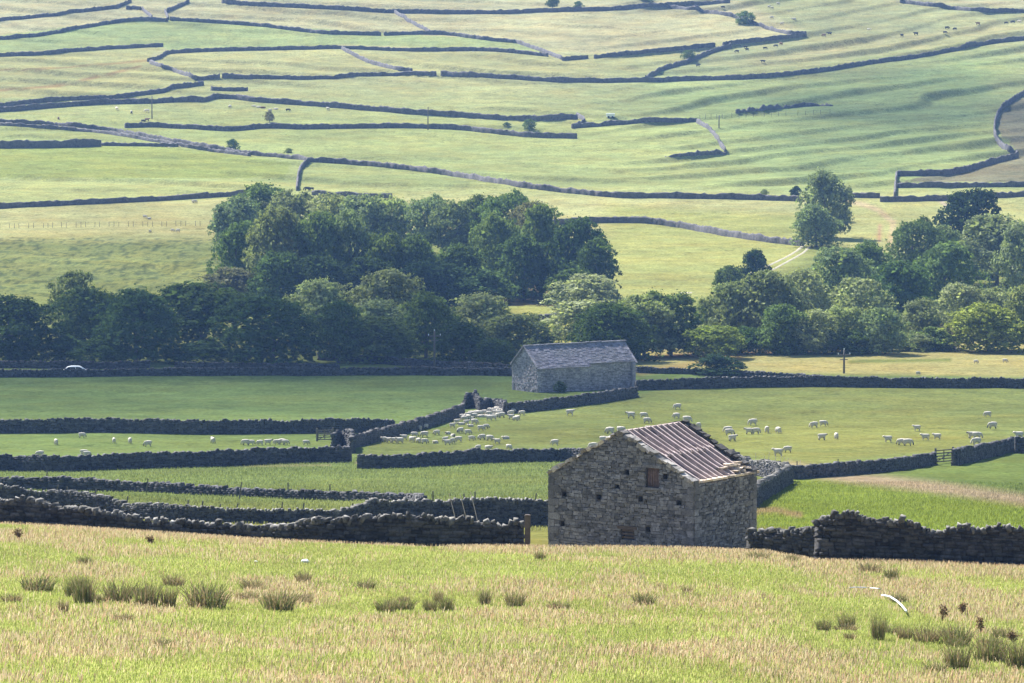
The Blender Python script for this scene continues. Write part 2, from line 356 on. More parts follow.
def wall(label, tops, h, group, lod=2, dmin=215, D=None, rough=.12, name='dry_stone_wall', thick=.62, cat='dry stone wall', cope=True, under=.35):
    pts = []
    if D is not None:
        for (px, py), dd in zip(dense(tops), np.interp(np.linspace(0,1,len(dense(tops))), np.linspace(0,1,len(D)), D)):
            kx, kzz = ray(px, py); x = kx*dd; zt = CAMZ + kzz*dd; g = float(terrain(x, dd)); pts.append((x, dd, min(g, zt-.25), max(zt-g, .3)))
    else:
        for px, py in dense(tops):
            x, d, g = ground_at(px, py, h, dmin); pts.append((x, d, g, h))
    if len(pts) > 6 and D is None:      # even out the jitter left by the bumpy ground
        A = np.array(pts); k = np.ones(5)/5
        B = np.stack([np.convolve(np.pad(A[:,i], 2, 'edge'), k, 'valid') for i in (0,1)], -1)
        A[2:-2,:2] = B[2:-2]; A[:,2] = terrain(A[:,0], A[:,1]); pts = A
    t, P = resample(pts, .25 if lod == 0 else .6 if lod == 1 else .75)
    P[:,2] = np.minimum(terrain(P[:,0], P[:,1]), P[:,2]+.2) if D is None else P[:,2]
    tx = np.gradient(P[:,0]); ty = np.gradient(P[:,1]); q = np.hypot(tx, ty) + 1e-9; tx /= q; ty /= q
    sd = sum(map(ord, label)) % 997
    hs = P[:,3] * (1 + rough * 2 * (fbm(t/2.2, t*0 + sd, sd) - .5) + rough*.8*(vnoise(t/.5, t*0, sd+5) - .5))
    def at(s, col): return np.interp(s, t, col)
    V = []; Fc = []; nv = 0
    inset = 0 if lod == 2 else (.12 if lod == 0 else .14)
    # solid heart of the wall (the whole wall when it is far away)
    hb, ht = thick/2 - inset, thick*.33 - inset*.8
    n = len(t); jit = (.10 if lod == 2 else 0)
    ring = []
    for off, zz in ((-hb, None), (-ht, 1), (-.03 if lod < 2 else -ht*.4, 2), (.03 if lod < 2 else ht*.4, 2), (ht, 1), (hb, None)):
        zc = P[:,2] - under if zz is None else P[:,2] + (hs - inset - (.12 if zz == 1 and lod == 2 else .02)) + (RNG.uniform(-jit*1.6, jit*1.6, n) if lod == 2 else 0) - (.1 if zz == 1 else 0)
        o_ = off + RNG.uniform(-jit, jit, n)
        ring.append(np.stack([P[:,0] - ty*o_, P[:,1] + tx*o_, zc], -1))
    R = np.stack(ring, 1); V.append(R.reshape(-1, 3)); k = R.shape[1]
    i = np.arange(n-1)[:, None]*k; j = np.arange(k-1)[None]
    Fc.append(np.stack([i+j, i+k+j, i+k+j+1, i+j+1], -1).reshape(-1, 4))
    Fc.append(np.array([(0,1,4,5),(1,2,3,4),((n-1)*k+5,(n-1)*k+4,(n-1)*k+1,(n-1)*k),((n-1)*k+4,(n-1)*k+3,(n-1)*k+2,(n-1)*k+1)]))
    nv += n*k
    if lod < 2:
        Lt = t[-1]; ch = .125 if lod == 0 else .20; lm = (.16, .5) if lod == 0 else (.28, .75)
        hm = float(hs.max()) + .2
        for side in (-1, 1):
            zlow = -under*.6
            while zlow < hm:
                c = ch * random.uniform(.6, 1.25); m = int(Lt / lm[0]) + 2
                ln = RNG.uniform(*lm, m); s1 = np.cumsum(ln); s0 = s1 - ln; s0 = s0 - random.uniform(0, lm[1]); s1 = s0 + ln
                keep = (s1 < Lt + .05) & (s0 > -.05); s0 = s0[keep]; s1 = s1[keep]
                if len(s0):
                    sm = (s0+s1)/2; hh = at(sm, hs); zc = zlow + c/2 + RNG.uniform(-.02, .02, len(sm)); kp = zc + c/2 < hh - (.10 if cope else 0)
                    sm = sm[kp]; hl = ((s1-s0)/2)[kp]; zc = zc[kp]; hh = hh[kp]
                    if len(sm):
                        off = side * (thick/2 - (thick*.17) * np.clip(zc/np.maximum(hh, .3), 0, 1) - .11) + RNG.uniform(-.03, .03, len(sm))
                        X = at(sm, P[:,0]); Y = at(sm, P[:,1]); Z = at(sm, P[:,2]); ax = at(sm, tx); ay = at(sm, ty)
                        v, f = stone_boxes(X - ay*off, Y + ax*off, Z + zc, ax, ay, hl*.97, np.full(len(sm), .13), np.full(len(sm), c*.49), .13, RNG.uniform(-.07, .07, len(sm)))
                        V.append(v); Fc.append(f + nv); nv += len(v)
                zlow += c
        if cope:
            lm2 = (.10, .24) if lod == 0 else (.2, .42); m = int(Lt / lm2[0]) + 2; ln = RNG.uniform(*lm2, m); s1 = np.cumsum(ln); sm = s1 - ln/2; kp = sm < Lt; sm = sm[kp]; ln = ln[kp]
            X = at(sm, P[:,0]); Y = at(sm, P[:,1]); Z = at(sm, P[:,2] + hs); ax = at(sm, tx); ay = at(sm, ty); nn = len(sm)
            v, f = stone_boxes(X + RNG.uniform(-.04,.04,nn), Y + RNG.uniform(-.04,.04,nn), Z + RNG.uniform(-.20, -.04, nn), ax, ay, ln*.46, RNG.uniform(.17,.26,nn), RNG.uniform(.06,.15,nn) if lod == 0 else RNG.uniform(.08,.17,nn), .28, RNG.uniform(-.7, .5, nn))
            V.append(v); Fc.append(f + nv); nv += len(v)
    MI = [np.zeros(len(q), np.int32) for q in Fc]
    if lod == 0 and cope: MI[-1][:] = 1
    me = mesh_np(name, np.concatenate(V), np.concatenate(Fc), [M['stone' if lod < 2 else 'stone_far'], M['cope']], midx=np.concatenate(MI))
    return tag(link(name, me), label, cat, group)
GH = 'dry stone walls on the far hillside'; GV = 'dry stone walls on the valley floor'; GN = 'dry stone walls by the roofless barn'
def hw(label, tops, h=1.22, **k):
    k.setdefault('rough', .2)
    h *= .80 if h > 1.22 else .9
    return wall(label, tops, h, GH, 2, 900, **k)
hw('dark wall rising gently from the left edge in the topmost field row', [(-25,20),(0,18),(40,14),(80,9),(118,5)])
hw('short dark wall running up out of the top edge near the left corner', [(117,4.5),(124,2),(131,-1.5)])
hw('very short dark stub of wall beside the top lane at the left', [(126,6),(134,6),(141,6.6)])
hw('sunlit pinkish wall end dropping into the top lane at the left', [(142,6.8),(147,11),(152,15)], h=1.1)
hw('dark wall from the left edge along the upper side of the green strip', [(-25,38),(0,36),(40,33),(70,27),(100,22),(125,18),(145,17),(168,18)])
hw('short dark diagonal wall running up to the top edge above the lane mouth', [(167,9),(174,6),(181,3),(189,-1)])
hw('tiny sunlit wall joining the lane mouth to the wall below it', [(165,9),(167,13),(168,17)], h=1.1)
hw('long dark wall sloping down to the right below the pale beige top field', [(170,17),(205,19),(262,23),(300,28),(330,31),(381,32)])
hw('dark wall right of the small gap above the long green strip', [(384,32),(410,31),(445,31),(480,36),(515,39.5)])
hw('sunlit pale wall slanting down at the right end of the green strip', [(515,39),(530,44),(548,50.5),(562,56)], h=1.2)
hw('straight dark wall from the left edge under the leftmost green strip', [(-25,54),(0,53),(40,51.5),(100,46),(163,43)])
hw('dark wall with a kinked left end under the long green strip', [(148,58),(160,55),(167,50),(205,48),(250,47),(300,46),(340,45),(410,48),(480,47),(510,49),(548,53)])
hw('sunlit pink wall slanting right and down from the kinked wall end', [(150,60),(162,64),(175,68),(198,77)], h=1.2)
hw('very short dark wall left of the little gap below the pink slanting wall', [(198,77),(205,75.5),(220,74.5)])
hw('long dark wall in the left middle of the hillside ending at a small gap', [(222,74),(250,75),(310,76),(360,73),(410,71),(436,72)])
hw('very long dark wall sweeping from the gap up to the right picture edge', [(441,71),(500,74),(560,78),(615,78),(650,77.5),(700,76),(750,75),(790,71),(820,68),(870,60),(930,52),(980,41),(1024,36),(1050,34)], h=1.6)
hw('sunlit speckled wall slanting down below the middle of the green strip', [(342,46),(355,53),(370,60),(390,65),(412,68.5)], h=1.2)
hw('upper of the two close dark walls meeting at the left edge', [(-25,105),(0,103),(40,98),(100,95),(140,92),(180,84),(203,81)], h=1.5)
hw('lower of the two close dark walls, running on right to a bare corner', [(-25,108),(0,107),(50,103),(100,99),(150,98.5),(190,96),(205,97),(215,93.5),(235,94),(256,97),(300,100),(340,103),(410,109),(460,112),(500,115),(540,115.5),(577,114)], h=1.75)
hw('tiny isolated dark wall just above the long lower wall at left', [(211,86.5),(230,87.5),(248,87)], h=1.2)
hw('short sunlit zigzag of wall closing the bare corner', [(577,113),(583,115.5),(585,119),(578,122),(573,124)], h=1.5)
hw('dark wall running right from the zigzag corner to the pale rubble', [(572,124),(615,121),(650,118),(697,118)])
hw('tumbled sunlit rubble wall curving down in the middle of the hillside', [(697,119),(708,125),(714,131),(720,140),(726,150)], h=1.1, rough=.4)
hw('low broken line of stones trailing left from the rubble wall', [(726,152),(705,152),(695,152.5),(665,154.5)], h=.7, rough=.9)
hw('long dark wall crossing under the top edge in the middle', [(222,-1),(260,2),(280,3),(340,6),(390,9),(440,10),(500,10),(550,8),(615,6.5),(640,4),(690,2),(730,-1)], h=1.6)
hw('sunlit pale wall slanting down from the long top wall', [(395,10),(412,20),(430,30)], h=1.2)
hw('short dark wall left of the tiny gap below the pale top field', [(562,57),(575,56),(588,55)])
hw('dark wall rising right from the tiny gap under the pale top field', [(594,55),(615,52.5),(660,48),(715,43)])
hw('dark wall ending in a sharp corner below the round hillside bush', [(723,42),(745,39),(775,36),(806,32.5)])
hw('sunlit speckled wall curving behind the round bush to the sharp corner', [(665,4),(700,8),(735,14),(750,20),(775,28),(790,31),(806,32)], h=1.4, rough=.3)
hw('dark diagonal wall climbing right under the little hillside tree', [(646,75.5),(660,67),(690,58),(715,47.5),(731,43.5)], h=1.6)
hw('sagging dark wall in the top right corner', [(900,-1),(940,4),(980,8.5),(1024,9),(1050,9)], h=1.5)
hw('curving wall bending like a hook at the right edge of the hillside', [(1050,80),(1024,90),(1009,99),(999,107),(994.5,121),(995,134),(1004,144),(1018,151.5)], h=1.7)
hw('dark wall running left and down from the foot of the hooked wall', [(1018,152),(990,159),(962,167),(940,170),(898,170.5)], h=1.7)
hw('short sunlit wall end joining two right hand walls to the lane', [(897,171),(895.5,180),(895,192)], h=1.3)
hw('straight dark wall parallel to the lane at the right edge', [(897,183),(960,182.5),(1024,182),(1050,182)], h=1.4)
hw('upper wall of the hill lane from the left edge to its bend', [(-25,118),(0,119),(50,121),(95,125),(125,130),(165,137),(205,144),(240,150),(300,155.5),(310,157)], h=1.1, rough=.3)
hw('lower wall of the hill lane at the left', [(-25,121),(0,122.5),(60,126),(110,131),(150,138),(175,142),(205,147.5),(250,153)], h=.9, rough=.3)
hw('long grey wall falling gently across the hillside above the upper wood', [(308,157),(340,158.5),(410,165),(460,172),(520,182),(560,187),(615,192.5),(680,193),(740,194),(802,196)], h=1.5, rough=.25)
hw('wall piece right of the two lone trees beside the lane', [(846,193),(880,193.3)], h=1.3)
hw('long double looking lane wall at the right below the straight wall', [(880,196.5),(940,195.5),(980,193.5),(1050,190)], h=1.5, rough=.25)
hw('wall dropping steeply from the lane towards the upper wood', [(309,158),(301,164),(298,174),(297,186)], h=1.4, rough=.3)
hw('thick dark wall at the left edge under the lane', [(-25,141),(0,140.8),(60,140.3),(101,139)], h=2.3)
hw('thin pale wall running right from the thick dark wall', [(101,142.5),(140,143),(178,143.5)], h=.9, rough=.3)
hw('dark wall leaving the lane bend and crossing the middle of the hillside', [(125,123),(150,122),(205,125),(230,126.5),(270,123),(300,124.5),(340,123.5),(410,123),(460,125),(500,129.5),(530,132.5),(577,133.5)], h=1.6)
hw('dark wall from the left edge to the top of the upper wood', [(-25,205),(0,203.5),(80,199.5),(150,196.5),(205,193),(250,190)], h=1.4)
hw('dark wall behind the crowns of the upper wood ending in a pale stub', [(312,190.5),(350,192),(392,193.5)], h=1.3)
hw('dark wall arching right from the upper wood to the two lone trees', [(550,219.5),(570,218),(590,217),(615,216.5),(650,217.5),(680,221.5),(720,229),(760,235),(803,240)], h=1.6)
hw('lumpy line of dark bushy stones on the shaded hillside field', [(736,110),(745,109),(770,106.5),(800,104),(820,103),(833,103)], h=.9, rough=1.0)
wall('tiny dark wall on the pale slope below the upper wood', [(536,315.5),(550,314),(563,311.5)], 1.3, GV, 2, 700)
# valley floor
def vw(label, tops, h, lod=1, dmin=330, **k): return wall(label, tops, h, GV, lod, dmin, **k)
vw('back wall of the valley road at the left edge, under the bushes', [(-20,361),(0,361),(100,362),(150,361)], 1.0)
vw('back wall of the valley road right of the green gateway at left', [(175,362),(205,362.5),(280,363.5),(340,365)], .8)
vw('faint back wall under the trees left of the slate roofed barn', [(318,353),(370,356),(410,359),(480,363),(508,364.5)], 1.0)
vw('front wall of the valley road, ending at the slate roofed barn', [(-20,369.5),(0,369.5),(70,369.5),(130,368.5),(205,368),(300,368),(410,367.5),(512,368)], 1.05)
vw('back wall right of the slate roofed barn beneath the dark shrub', [(636,367),(700,369),(750,371.5),(822,375)], .8)
vw('long front wall from the slate roofed barn to the right edge', [(636,380),(700,378.5),(740,377),(820,376.5),(900,377.5),(1024,378),(1045,378)], 1.35)
vw('broad dark wall under the shaded green field at left', [(-20,419.5),(0,419.5),(100,418.5),(205,420.5),(300,419.5),(395,419)], 1.55)
vw('wall climbing right between the shaded field and the sheep', [(352,436),(374,431),(410,421),(440,413),(463,404)], 1.25, dmin=440)
vw('wall running in front of the slate roofed barn', [(504,403),(530,401),(560,397.5),(600,392.5),(637,387)], 1.3, dmin=440)
vw('tumbled lilac heap of wall left of the slate roofed barn', [(464,397),(470,395),(476,395.5),(482,398.5)], 1.5, rough=.6, dmin=440)
vw('fold wall with a dark hollow left of the slate roofed barn', [(480,400),(490,397.5),(499,398.5),(506,402)], 1.5, rough=.3, dmin=440)
vw('dark wall in front of the small flock at left, ending beside the gate', [(-20,455.5),(0,455),(60,456),(100,454),(205,451),(300,447.5),(351,447)], 1.5)
vw('lilac wall stub beside the field gate at the left', [(333,432.5),(342,430.5),(352,432),(352,438)], 1.6, rough=.3, dmin=440)
vw('dark wall in front of the big flock, reaching behind the roofless barn', [(357,455.5),(410,454.5),(480,450.5),(560,448.5),(610,450),(650,455)], 1.25)
vw('second dark wall below the field gate at left, with leaning posts', [(-20,477),(0,477.5),(85,478.5),(150,483),(205,485.5),(260,489),(340,491.5),(410,494.5),(424,496)], 1.2, D=[374,367,358,347])
def nw(label, tops, h, lod=0, dmin=215, **k): return wall(label, tops, h, GN, lod, dmin, **k)
nw('dark rising and dipping wall behind the nearest left wall, passing behind the barn', [(-12,484),(0,485),(20,487),(40,491),(70,489),(90,492),(110,499),(130,505),(150,504),(175,505),(205,506.5),(260,508),(330,509),(350,506),(370,501),(410,499.5),(440,498.5),(490,497.5),(530,499.5),(560,500)], 1.2, lod=0, D=[300,300,296,292,294,298,300])
nw('nearest left wall with pale sunlit cope stones, ending at a gatepost', [(-12,499.5),(0,500),(20,499),(45,502),(75,507),(105,511),(150,516),(205,521),(260,525),(285,523),(300,519),(340,517),(410,517),(470,517),(524,517)], 1.1, D=[181,181,180,180,179,178,178], rough=.15)
nw('low dark wall joining the roofless barn to the big right wall', [(748,528),(770,529),(790,529),(808,528.5),(822,528)], .8, D=[182,181,180], rough=.12)
nw('tall ragged wall with a heaped end at lower right', [(817,522),(822,518),(832,515.5),(855,514),(872,518),(890,520),(925,522),(960,525),(1024,531.5),(1040,533)], 1.5, D=[172,171.5,171,170.5], rough=.2)
nw('dark wall running away from the right corner of the roofless barn', [(752,489),(760,482),(775,474),(790,466.5)], 1.5, dmin=240)
nw('grey tumbled wall with sticks behind the roofless barn roof', [(728,452),(743,457.5),(760,459),(775,461.5),(790,465)], 1.5, dmin=300, rough=.3, lod=0)
nw('dark wall left of the wooden field gate at right', [(792,466.5),(830,463.5),(860,461.5),(900,458),(935,452.5)], 1.15, lod=1, dmin=330)
nw('dark wall right of the wooden field gate, climbing to the right', [(954,450.5),(985,444),(1014,437)], 1.45, lod=1, dmin=330)
nw('sunlit lilac wall end at the right edge above the gate', [(1015,437.5),(1030,437.5)], 1.6, lod=1, dmin=330, rough=.2)
# ------------------------------------------------------------------ masonry helpers
def pin(u, z, P):
    c = False; n = len(P)
    for i in range(n):
        (x0,y0),(x1,y1) = P[i], P[(i+1) % n]
        if (y0 > z) != (y1 > z) and u < (x1-x0)*(z-y0)/(y1-y0)+x0: c = not c
    return c
def masonry(mb, o, u, n, poly, holes=(), ln=(.18,.5), ch=(.10,.20), proud=.03, jit=.2):
    """courses of rubble over a wall face; o corner, u along, n outward"""
    o, u, n = Vector(o), Vector(u), Vector(n); up = Vector((0,0,1))
    z = min(p[1] for p in poly); zt = max(p[1] for p in poly); um = max(p[0] for p in poly)
    while z < zt:
        h = random.uniform(*ch); x = -random.uniform(0, ln[0])
        while x < um:
            l = random.uniform(*ln); a, b = max(x, 0), min(x + l, um); x += l
            if b - a < .06: continue
            cu, cz = (a+b)/2, z + h/2
            if not (pin(cu, z + h*.8, poly) and pin(a+.03, cz, poly) and pin(b-.03, cz, poly)): 
                if not pin(cu, cz, poly): continue
                b = a + (b-a)*.6; cu = (a+b)/2
                if not pin(cu, z + h*.8, poly): continue
            if any(abs(cu-hu) < (b-a)/2 + hw/2 - .02 and abs(cz-hz) < h/2 + hh/2 - .02 for hu, hz, hw, hh in holes):
                # cut the stone back to the side of the opening when there is room
                done = False
                for hu, hz, hw_, hh in holes:
                    if abs(cz-hz) < h/2+hh/2-.02:
                        if a < hu-hw_/2-.08 and b > hu-hw_/2 and not done: b = hu-hw_/2; done = True
                        elif b > hu+hw_/2+.08 and a < hu+hw_/2 and not done: a = hu+hw_/2; done = True
                if not done: continue
                cu = (a+b)/2
            p = random.uniform(-.01, proud)
            ra = random.gauss(0, .07); uu = (u*math.cos(ra) + up*math.sin(ra)); vv = (up*math.cos(ra) - u*math.sin(ra))
            mb.box(o + u*cu + up*(cz + random.uniform(-.02,.02)) + n*(p-.06), uu, n, vv, (b-a)/2*.94, .07, h/2*.90, jit)
        z += h
def slab(name, o, u, n, poly, thick, holes, depth, mat, parent):
    """the solid wall behind the facing, with real recesses cut for its openings"""
    o, u, n = Vector(o), Vector(u), Vector(n); up = Vector((0,0,1)); k = len(poly)
    mb = MB(); P = [o + u*a + up*z - n*.03 for a, z in poly] + [o + u*a + up*z - n*thick for a, z in poly]
    mb.poly(P, [tuple(range(k))[::-1], tuple(range(k, 2*k))] + [(i, (i+1) % k, (i+1) % k + k, i + k) for i in range(k)])
    me = mb.mesh(name, mat); bm = bmesh.new(); bm.from_mesh(me); bmesh.ops.recalc_face_normals(bm, faces=bm.faces); bm.to_mesh(me); bm.free()
    ob = link(name, me, parent)
    if holes:
        cb = MB()
        for hu, hz, w, h in holes: cb.box(o + u*hu + up*hz - n*(depth/2-.1), u, n, up, w/2, depth/2+.1, h/2)
        cm = cb.mesh('cut', mat); bm = bmesh.new(); bm.from_mesh(cm); bmesh.ops.recalc_face_normals(bm, faces=bm.faces); bm.to_mesh(cm); bm.free()
        co = link('cut', cm, parent); md = ob.modifiers.new('b', 'BOOLEAN'); md.operation = 'DIFFERENCE'; md.object = co; md.solver = 'EXACT'
        bpy.context.view_layer.update()
        nm = bpy.data.meshes.new_from_object(ob.evaluated_get(bpy.context.evaluated_depsgraph_get()))
        ob.modifiers.clear(); ob.data = nm; nm.name = name; bpy.data.objects.remove(co)
    return ob

# ------------------------------------------------------------------ the roofless barn in front
def near_barn():
    D = 200.0; kx, kz = ray(694, 483); C = Vector((kx*D, D, CAMZ + kz*D)); Hh = 3.7; zb = C.z - Hh
    B = empty('field_barn', (C.x, C.y, zb)); tag(B, 'roofless grey stone barn with bare rafters in the near middle', 'barn')
    g = Vector((-.824, .567, 0)); s = Vector((.567, .824, 0)); up = Vector((0,0,1)); Lg, Ls, R = 7.5, 5.05, 2.0
    O = Vector((0,0,0)); ng = -s; nr = -g           # outward normals of the gable and of the right wall
    pu = lambda px: (694-px)/145*Lg
    pz = lambda px, py: Hh + (483 - 12*pu(px)/Lg - py)/23.4
    def hole(px, py, w, h): return (pu(px), pz(px, py), w/23.5/.824, h/23.4)
    win, door = hole(653, 477.5, 13, 20), hole(628.5, 535, 13.5, 10.5)
    holes = [hole(*q, 5, 5) for q in ((628,472),(564.5,494),(599.5,497),(641.5,499),(679,503),(649,530),(563,524.5),(666,476.5),(647,450.5),(618,486))]
    gp = [(0,0),(Lg,0),(Lg,Hh),(Lg/2,Hh+R),(0,Hh)]
    # front gable
    slab('gable_wall', O, g, ng, gp, .5, [win, door] + holes, .32, M['mortar'], B)
    mb = MB(); masonry(mb, O, g, ng, gp, [win, door] + holes, (.10,.38), (.07,.17), .045)
    for k in range(12):        # quoins of both corners
        for uu in (0, Lg):
            l = .55 if k % 2 else .3; z = k*.31+.1
            mb.box(O + g*(uu + (l/2 if uu == 0 else -l/2)) + up*(z+.14) + ng*.0, g, ng, up, l/2, .06, .14, .05)
    gf = mb.build('gable_stonework', M['barn'], B)
    w = MB(); w.box(O + g*win[0] + up*win[1] - ng*.16, g, ng, up, win[2]/2-.01, .03, win[3]/2)
    for i in range(-2, 3): w.box(O + g*(win[0]+i*.12) + up*(win[1]-.03) - ng*.115, g, ng, up, .052, .012, win[3]/2-.09)
    w.build('window_boards', M['shutter'], B)
    w = MB(); w.box(O + g*win[0] + up*(win[1]+win[3]/2+.06) + ng*.0, g, ng, up, win[2]/2+.14, .06, .06, .03); w.build('window_lintel', M['barn'], B)
    w = MB(); w.box(O + g*win[0] + up*(win[1]-win[3]/2-.05) + ng*.02, g, ng, up, win[2]/2+.1, .07, .05, .03); w.build('window_sill', M['barn'], B)
    w = MB(); w.box(O + g*door[0] + up*(door[1]+door[3]/2+.07), g, ng, up, door[2]/2+.16, .06, .065, .03); w.build('door_lintel', M['lintel'], B)
    w = MB(); 
    for i in (-1,0,1): w.box(O + g*door[0] + up*(door[1]+i*.15) - ng*.1, g, ng, up, door[2]/2, .02, .045)
    w.build('door_rails', M['lintel'], B)
    # right, left and back walls
    rp = [(0,0),(Ls,0),(Ls,Hh-.05),(0,Hh-.05)]
    slab('side_wall', O, s, nr, rp, .5, [], .3, M['mortar'], B)
    mb = MB(); masonry(mb, O, s, nr, rp, [], (.10,.38), (.07,.17), .045)
    for k in range(12):
        l = .3 if k % 2 else .55; mb.box(O + s*(l/2) + up*(k*.31+.24) + nr*.0, s, nr, up, l/2, .06, .14, .05); mb.box(O + s*(Ls-l/2) + up*(k*.31+.24) + nr*.0, s, nr, up, l/2, .06, .14, .05)
    mb.build('side_stonework', M['barn'], B)
    Lo = O + g*Lg
    slab('far_side_wall', Lo, s, g, rp, .5, [], .3, M['mortar'], B)
    mb = MB(); masonry(mb, Lo, s, g, rp, [], (.2,.5), (.12,.22), .035); mb.build('far_side_stonework', M['barn'], B)
    Bo = O + s*Ls
    slab('back_gable', Bo, g, s, gp, .5, [], .3, M['mortar'], B)
    mb = MB(); masonry(mb, Bo, g, s, gp, [], (.2,.5), (.12,.22), .035); mb.build('back_stonework', M['barn'], B)
    # roof: boards under the bare rafters on both slopes
    def rp3(u, ss, dz=0): return O + g*u + s*ss + up*(Hh + R*(1-abs(u-Lg/2)/(Lg/2)) + dz)
    sl = math.hypot(Lg/2, R)
    for nm, u0, sgn in (('roof_boards', 0.0, 1), ('far_roof_boards', Lg, -1)):
        mb = MB(); n = 14
        for i in range(n):
            a, b = i/n, (i+.94)/n
            A = [rp3(u0 + sgn*(Lg/2)*t, q, -.14 + random.uniform(-.02,.02)) for t, q in ((a,.5),(b,.5),(b,Ls-.5),(a,Ls-.5))]
            nn = (A[1]-A[0]).cross(A[3]-A[0]).normalized() * .02
            mb.poly([p - nn for p in A] + [p + nn for p in A], [(0,3,2,1),(4,5,6,7),(0,1,5,4),(1,2,6,5),(2,3,7,6),(3,0,4,7)])
        mb.build(nm, M['boards'], B)
    for side, sgn in ((0.0, 1), (Lg, -1)):
        nrm = (up*(Lg/2) - g*R*sgn).normalized() if sgn == 1 else (up*(Lg/2) + g*R).normalized()
        k = 10
        for i in range(k):
            q = .42 + i*(Ls-.85)/(k-1)
            for part, (t0, t1, sh) in enumerate(((.995, .50, 0), (.54, .02, .14))):
                if part and i == k-1: continue
                mb = MB(); j = random.uniform(-.05,.05); sag = random.uniform(-.05, .0)
                a = rp3(side + sgn*Lg/2*t0, q + sh + j, .0); b = rp3(side + sgn*Lg/2*t1, q + sh + random.uniform(-.07,.07), .0); m = (a+b)/2 + up*sag
                wd = random.uniform(.065,.09)
                mb.bar(a, m, wd, .13, nrm); mb.bar(m, b, wd, .13, nrm)
                mb.build('rafter', M['wood'], B)
        mb = MB(); mb.bar(rp3(side + sgn*Lg/2*.52, .2, -.10), rp3(side + sgn*Lg/2*.52, Ls-.2, -.10), .14, .16, nrm); mb.build('purlin', M['wood'], B)
    mb = MB(); mb.bar(rp3(Lg/2, .3, -.06), rp3(Lg/2, Ls-.3, -.08), .10, .18); mb.build('ridge_beam', M['wood'], B)
    # eaves: pale wall head with fallen slabs
    mb = MB(); x = .05
    while x < Ls-.1:
        l = random.uniform(.25,.7); mb.box(O + s*(x+l/2) + up*(Hh+.0) - nr*.22, s, nr, up, l/2*.97, .27, .05, .1); x += l
    for _ in range(16):
        q = Ls - .2 - abs(random.gauss(0, 1.1)); q = max(.3, q); dd = random.uniform(.15, .75)
        t = Vector((random.uniform(-1,1), random.uniform(-1,1), random.uniform(-.06,.06) - .0)).normalized()
        mb.box(O + s*q + g*dd + up*(Hh + .05 + dd*R/(Lg/2)), t, t.cross(up).normalized(), t.cross(up).normalized().cross(t), random.uniform(.10,.24), random.uniform(.08,.2), .035, .2)
    mb.build('eaves_slabs', m_stone('eaves_stone', (.34,.27,.22), (.62,.52,.45), (.45,.38,.3), 3.), B)
    # verge stones on both gables
    for off, nm, lump in ((.08, 'gable_verge', 1.0), (Ls-.12, 'back_verge', 1.5)):
        mb = MB(); k = 34
        for i in range(k):
            u_ = Lg*(i+.5)/k; 
            if random.random() < .06 and lump == 1: continue
            d = (g*(Lg/2) + up*R*(1 if u_ < Lg/2 else -1)).normalized(); nn = s.cross(d)
            mb.box(rp3(u_, off, random.uniform(-.05,.06*lump)), d, s, nn, Lg/k*.52*random.uniform(.8,1.2), random.uniform(.16,.26), random.uniform(.045,.10)*lump, .25)
        mb.build(nm, M['verge'] if lump == 1 else M['stone'], B)
near_barn()

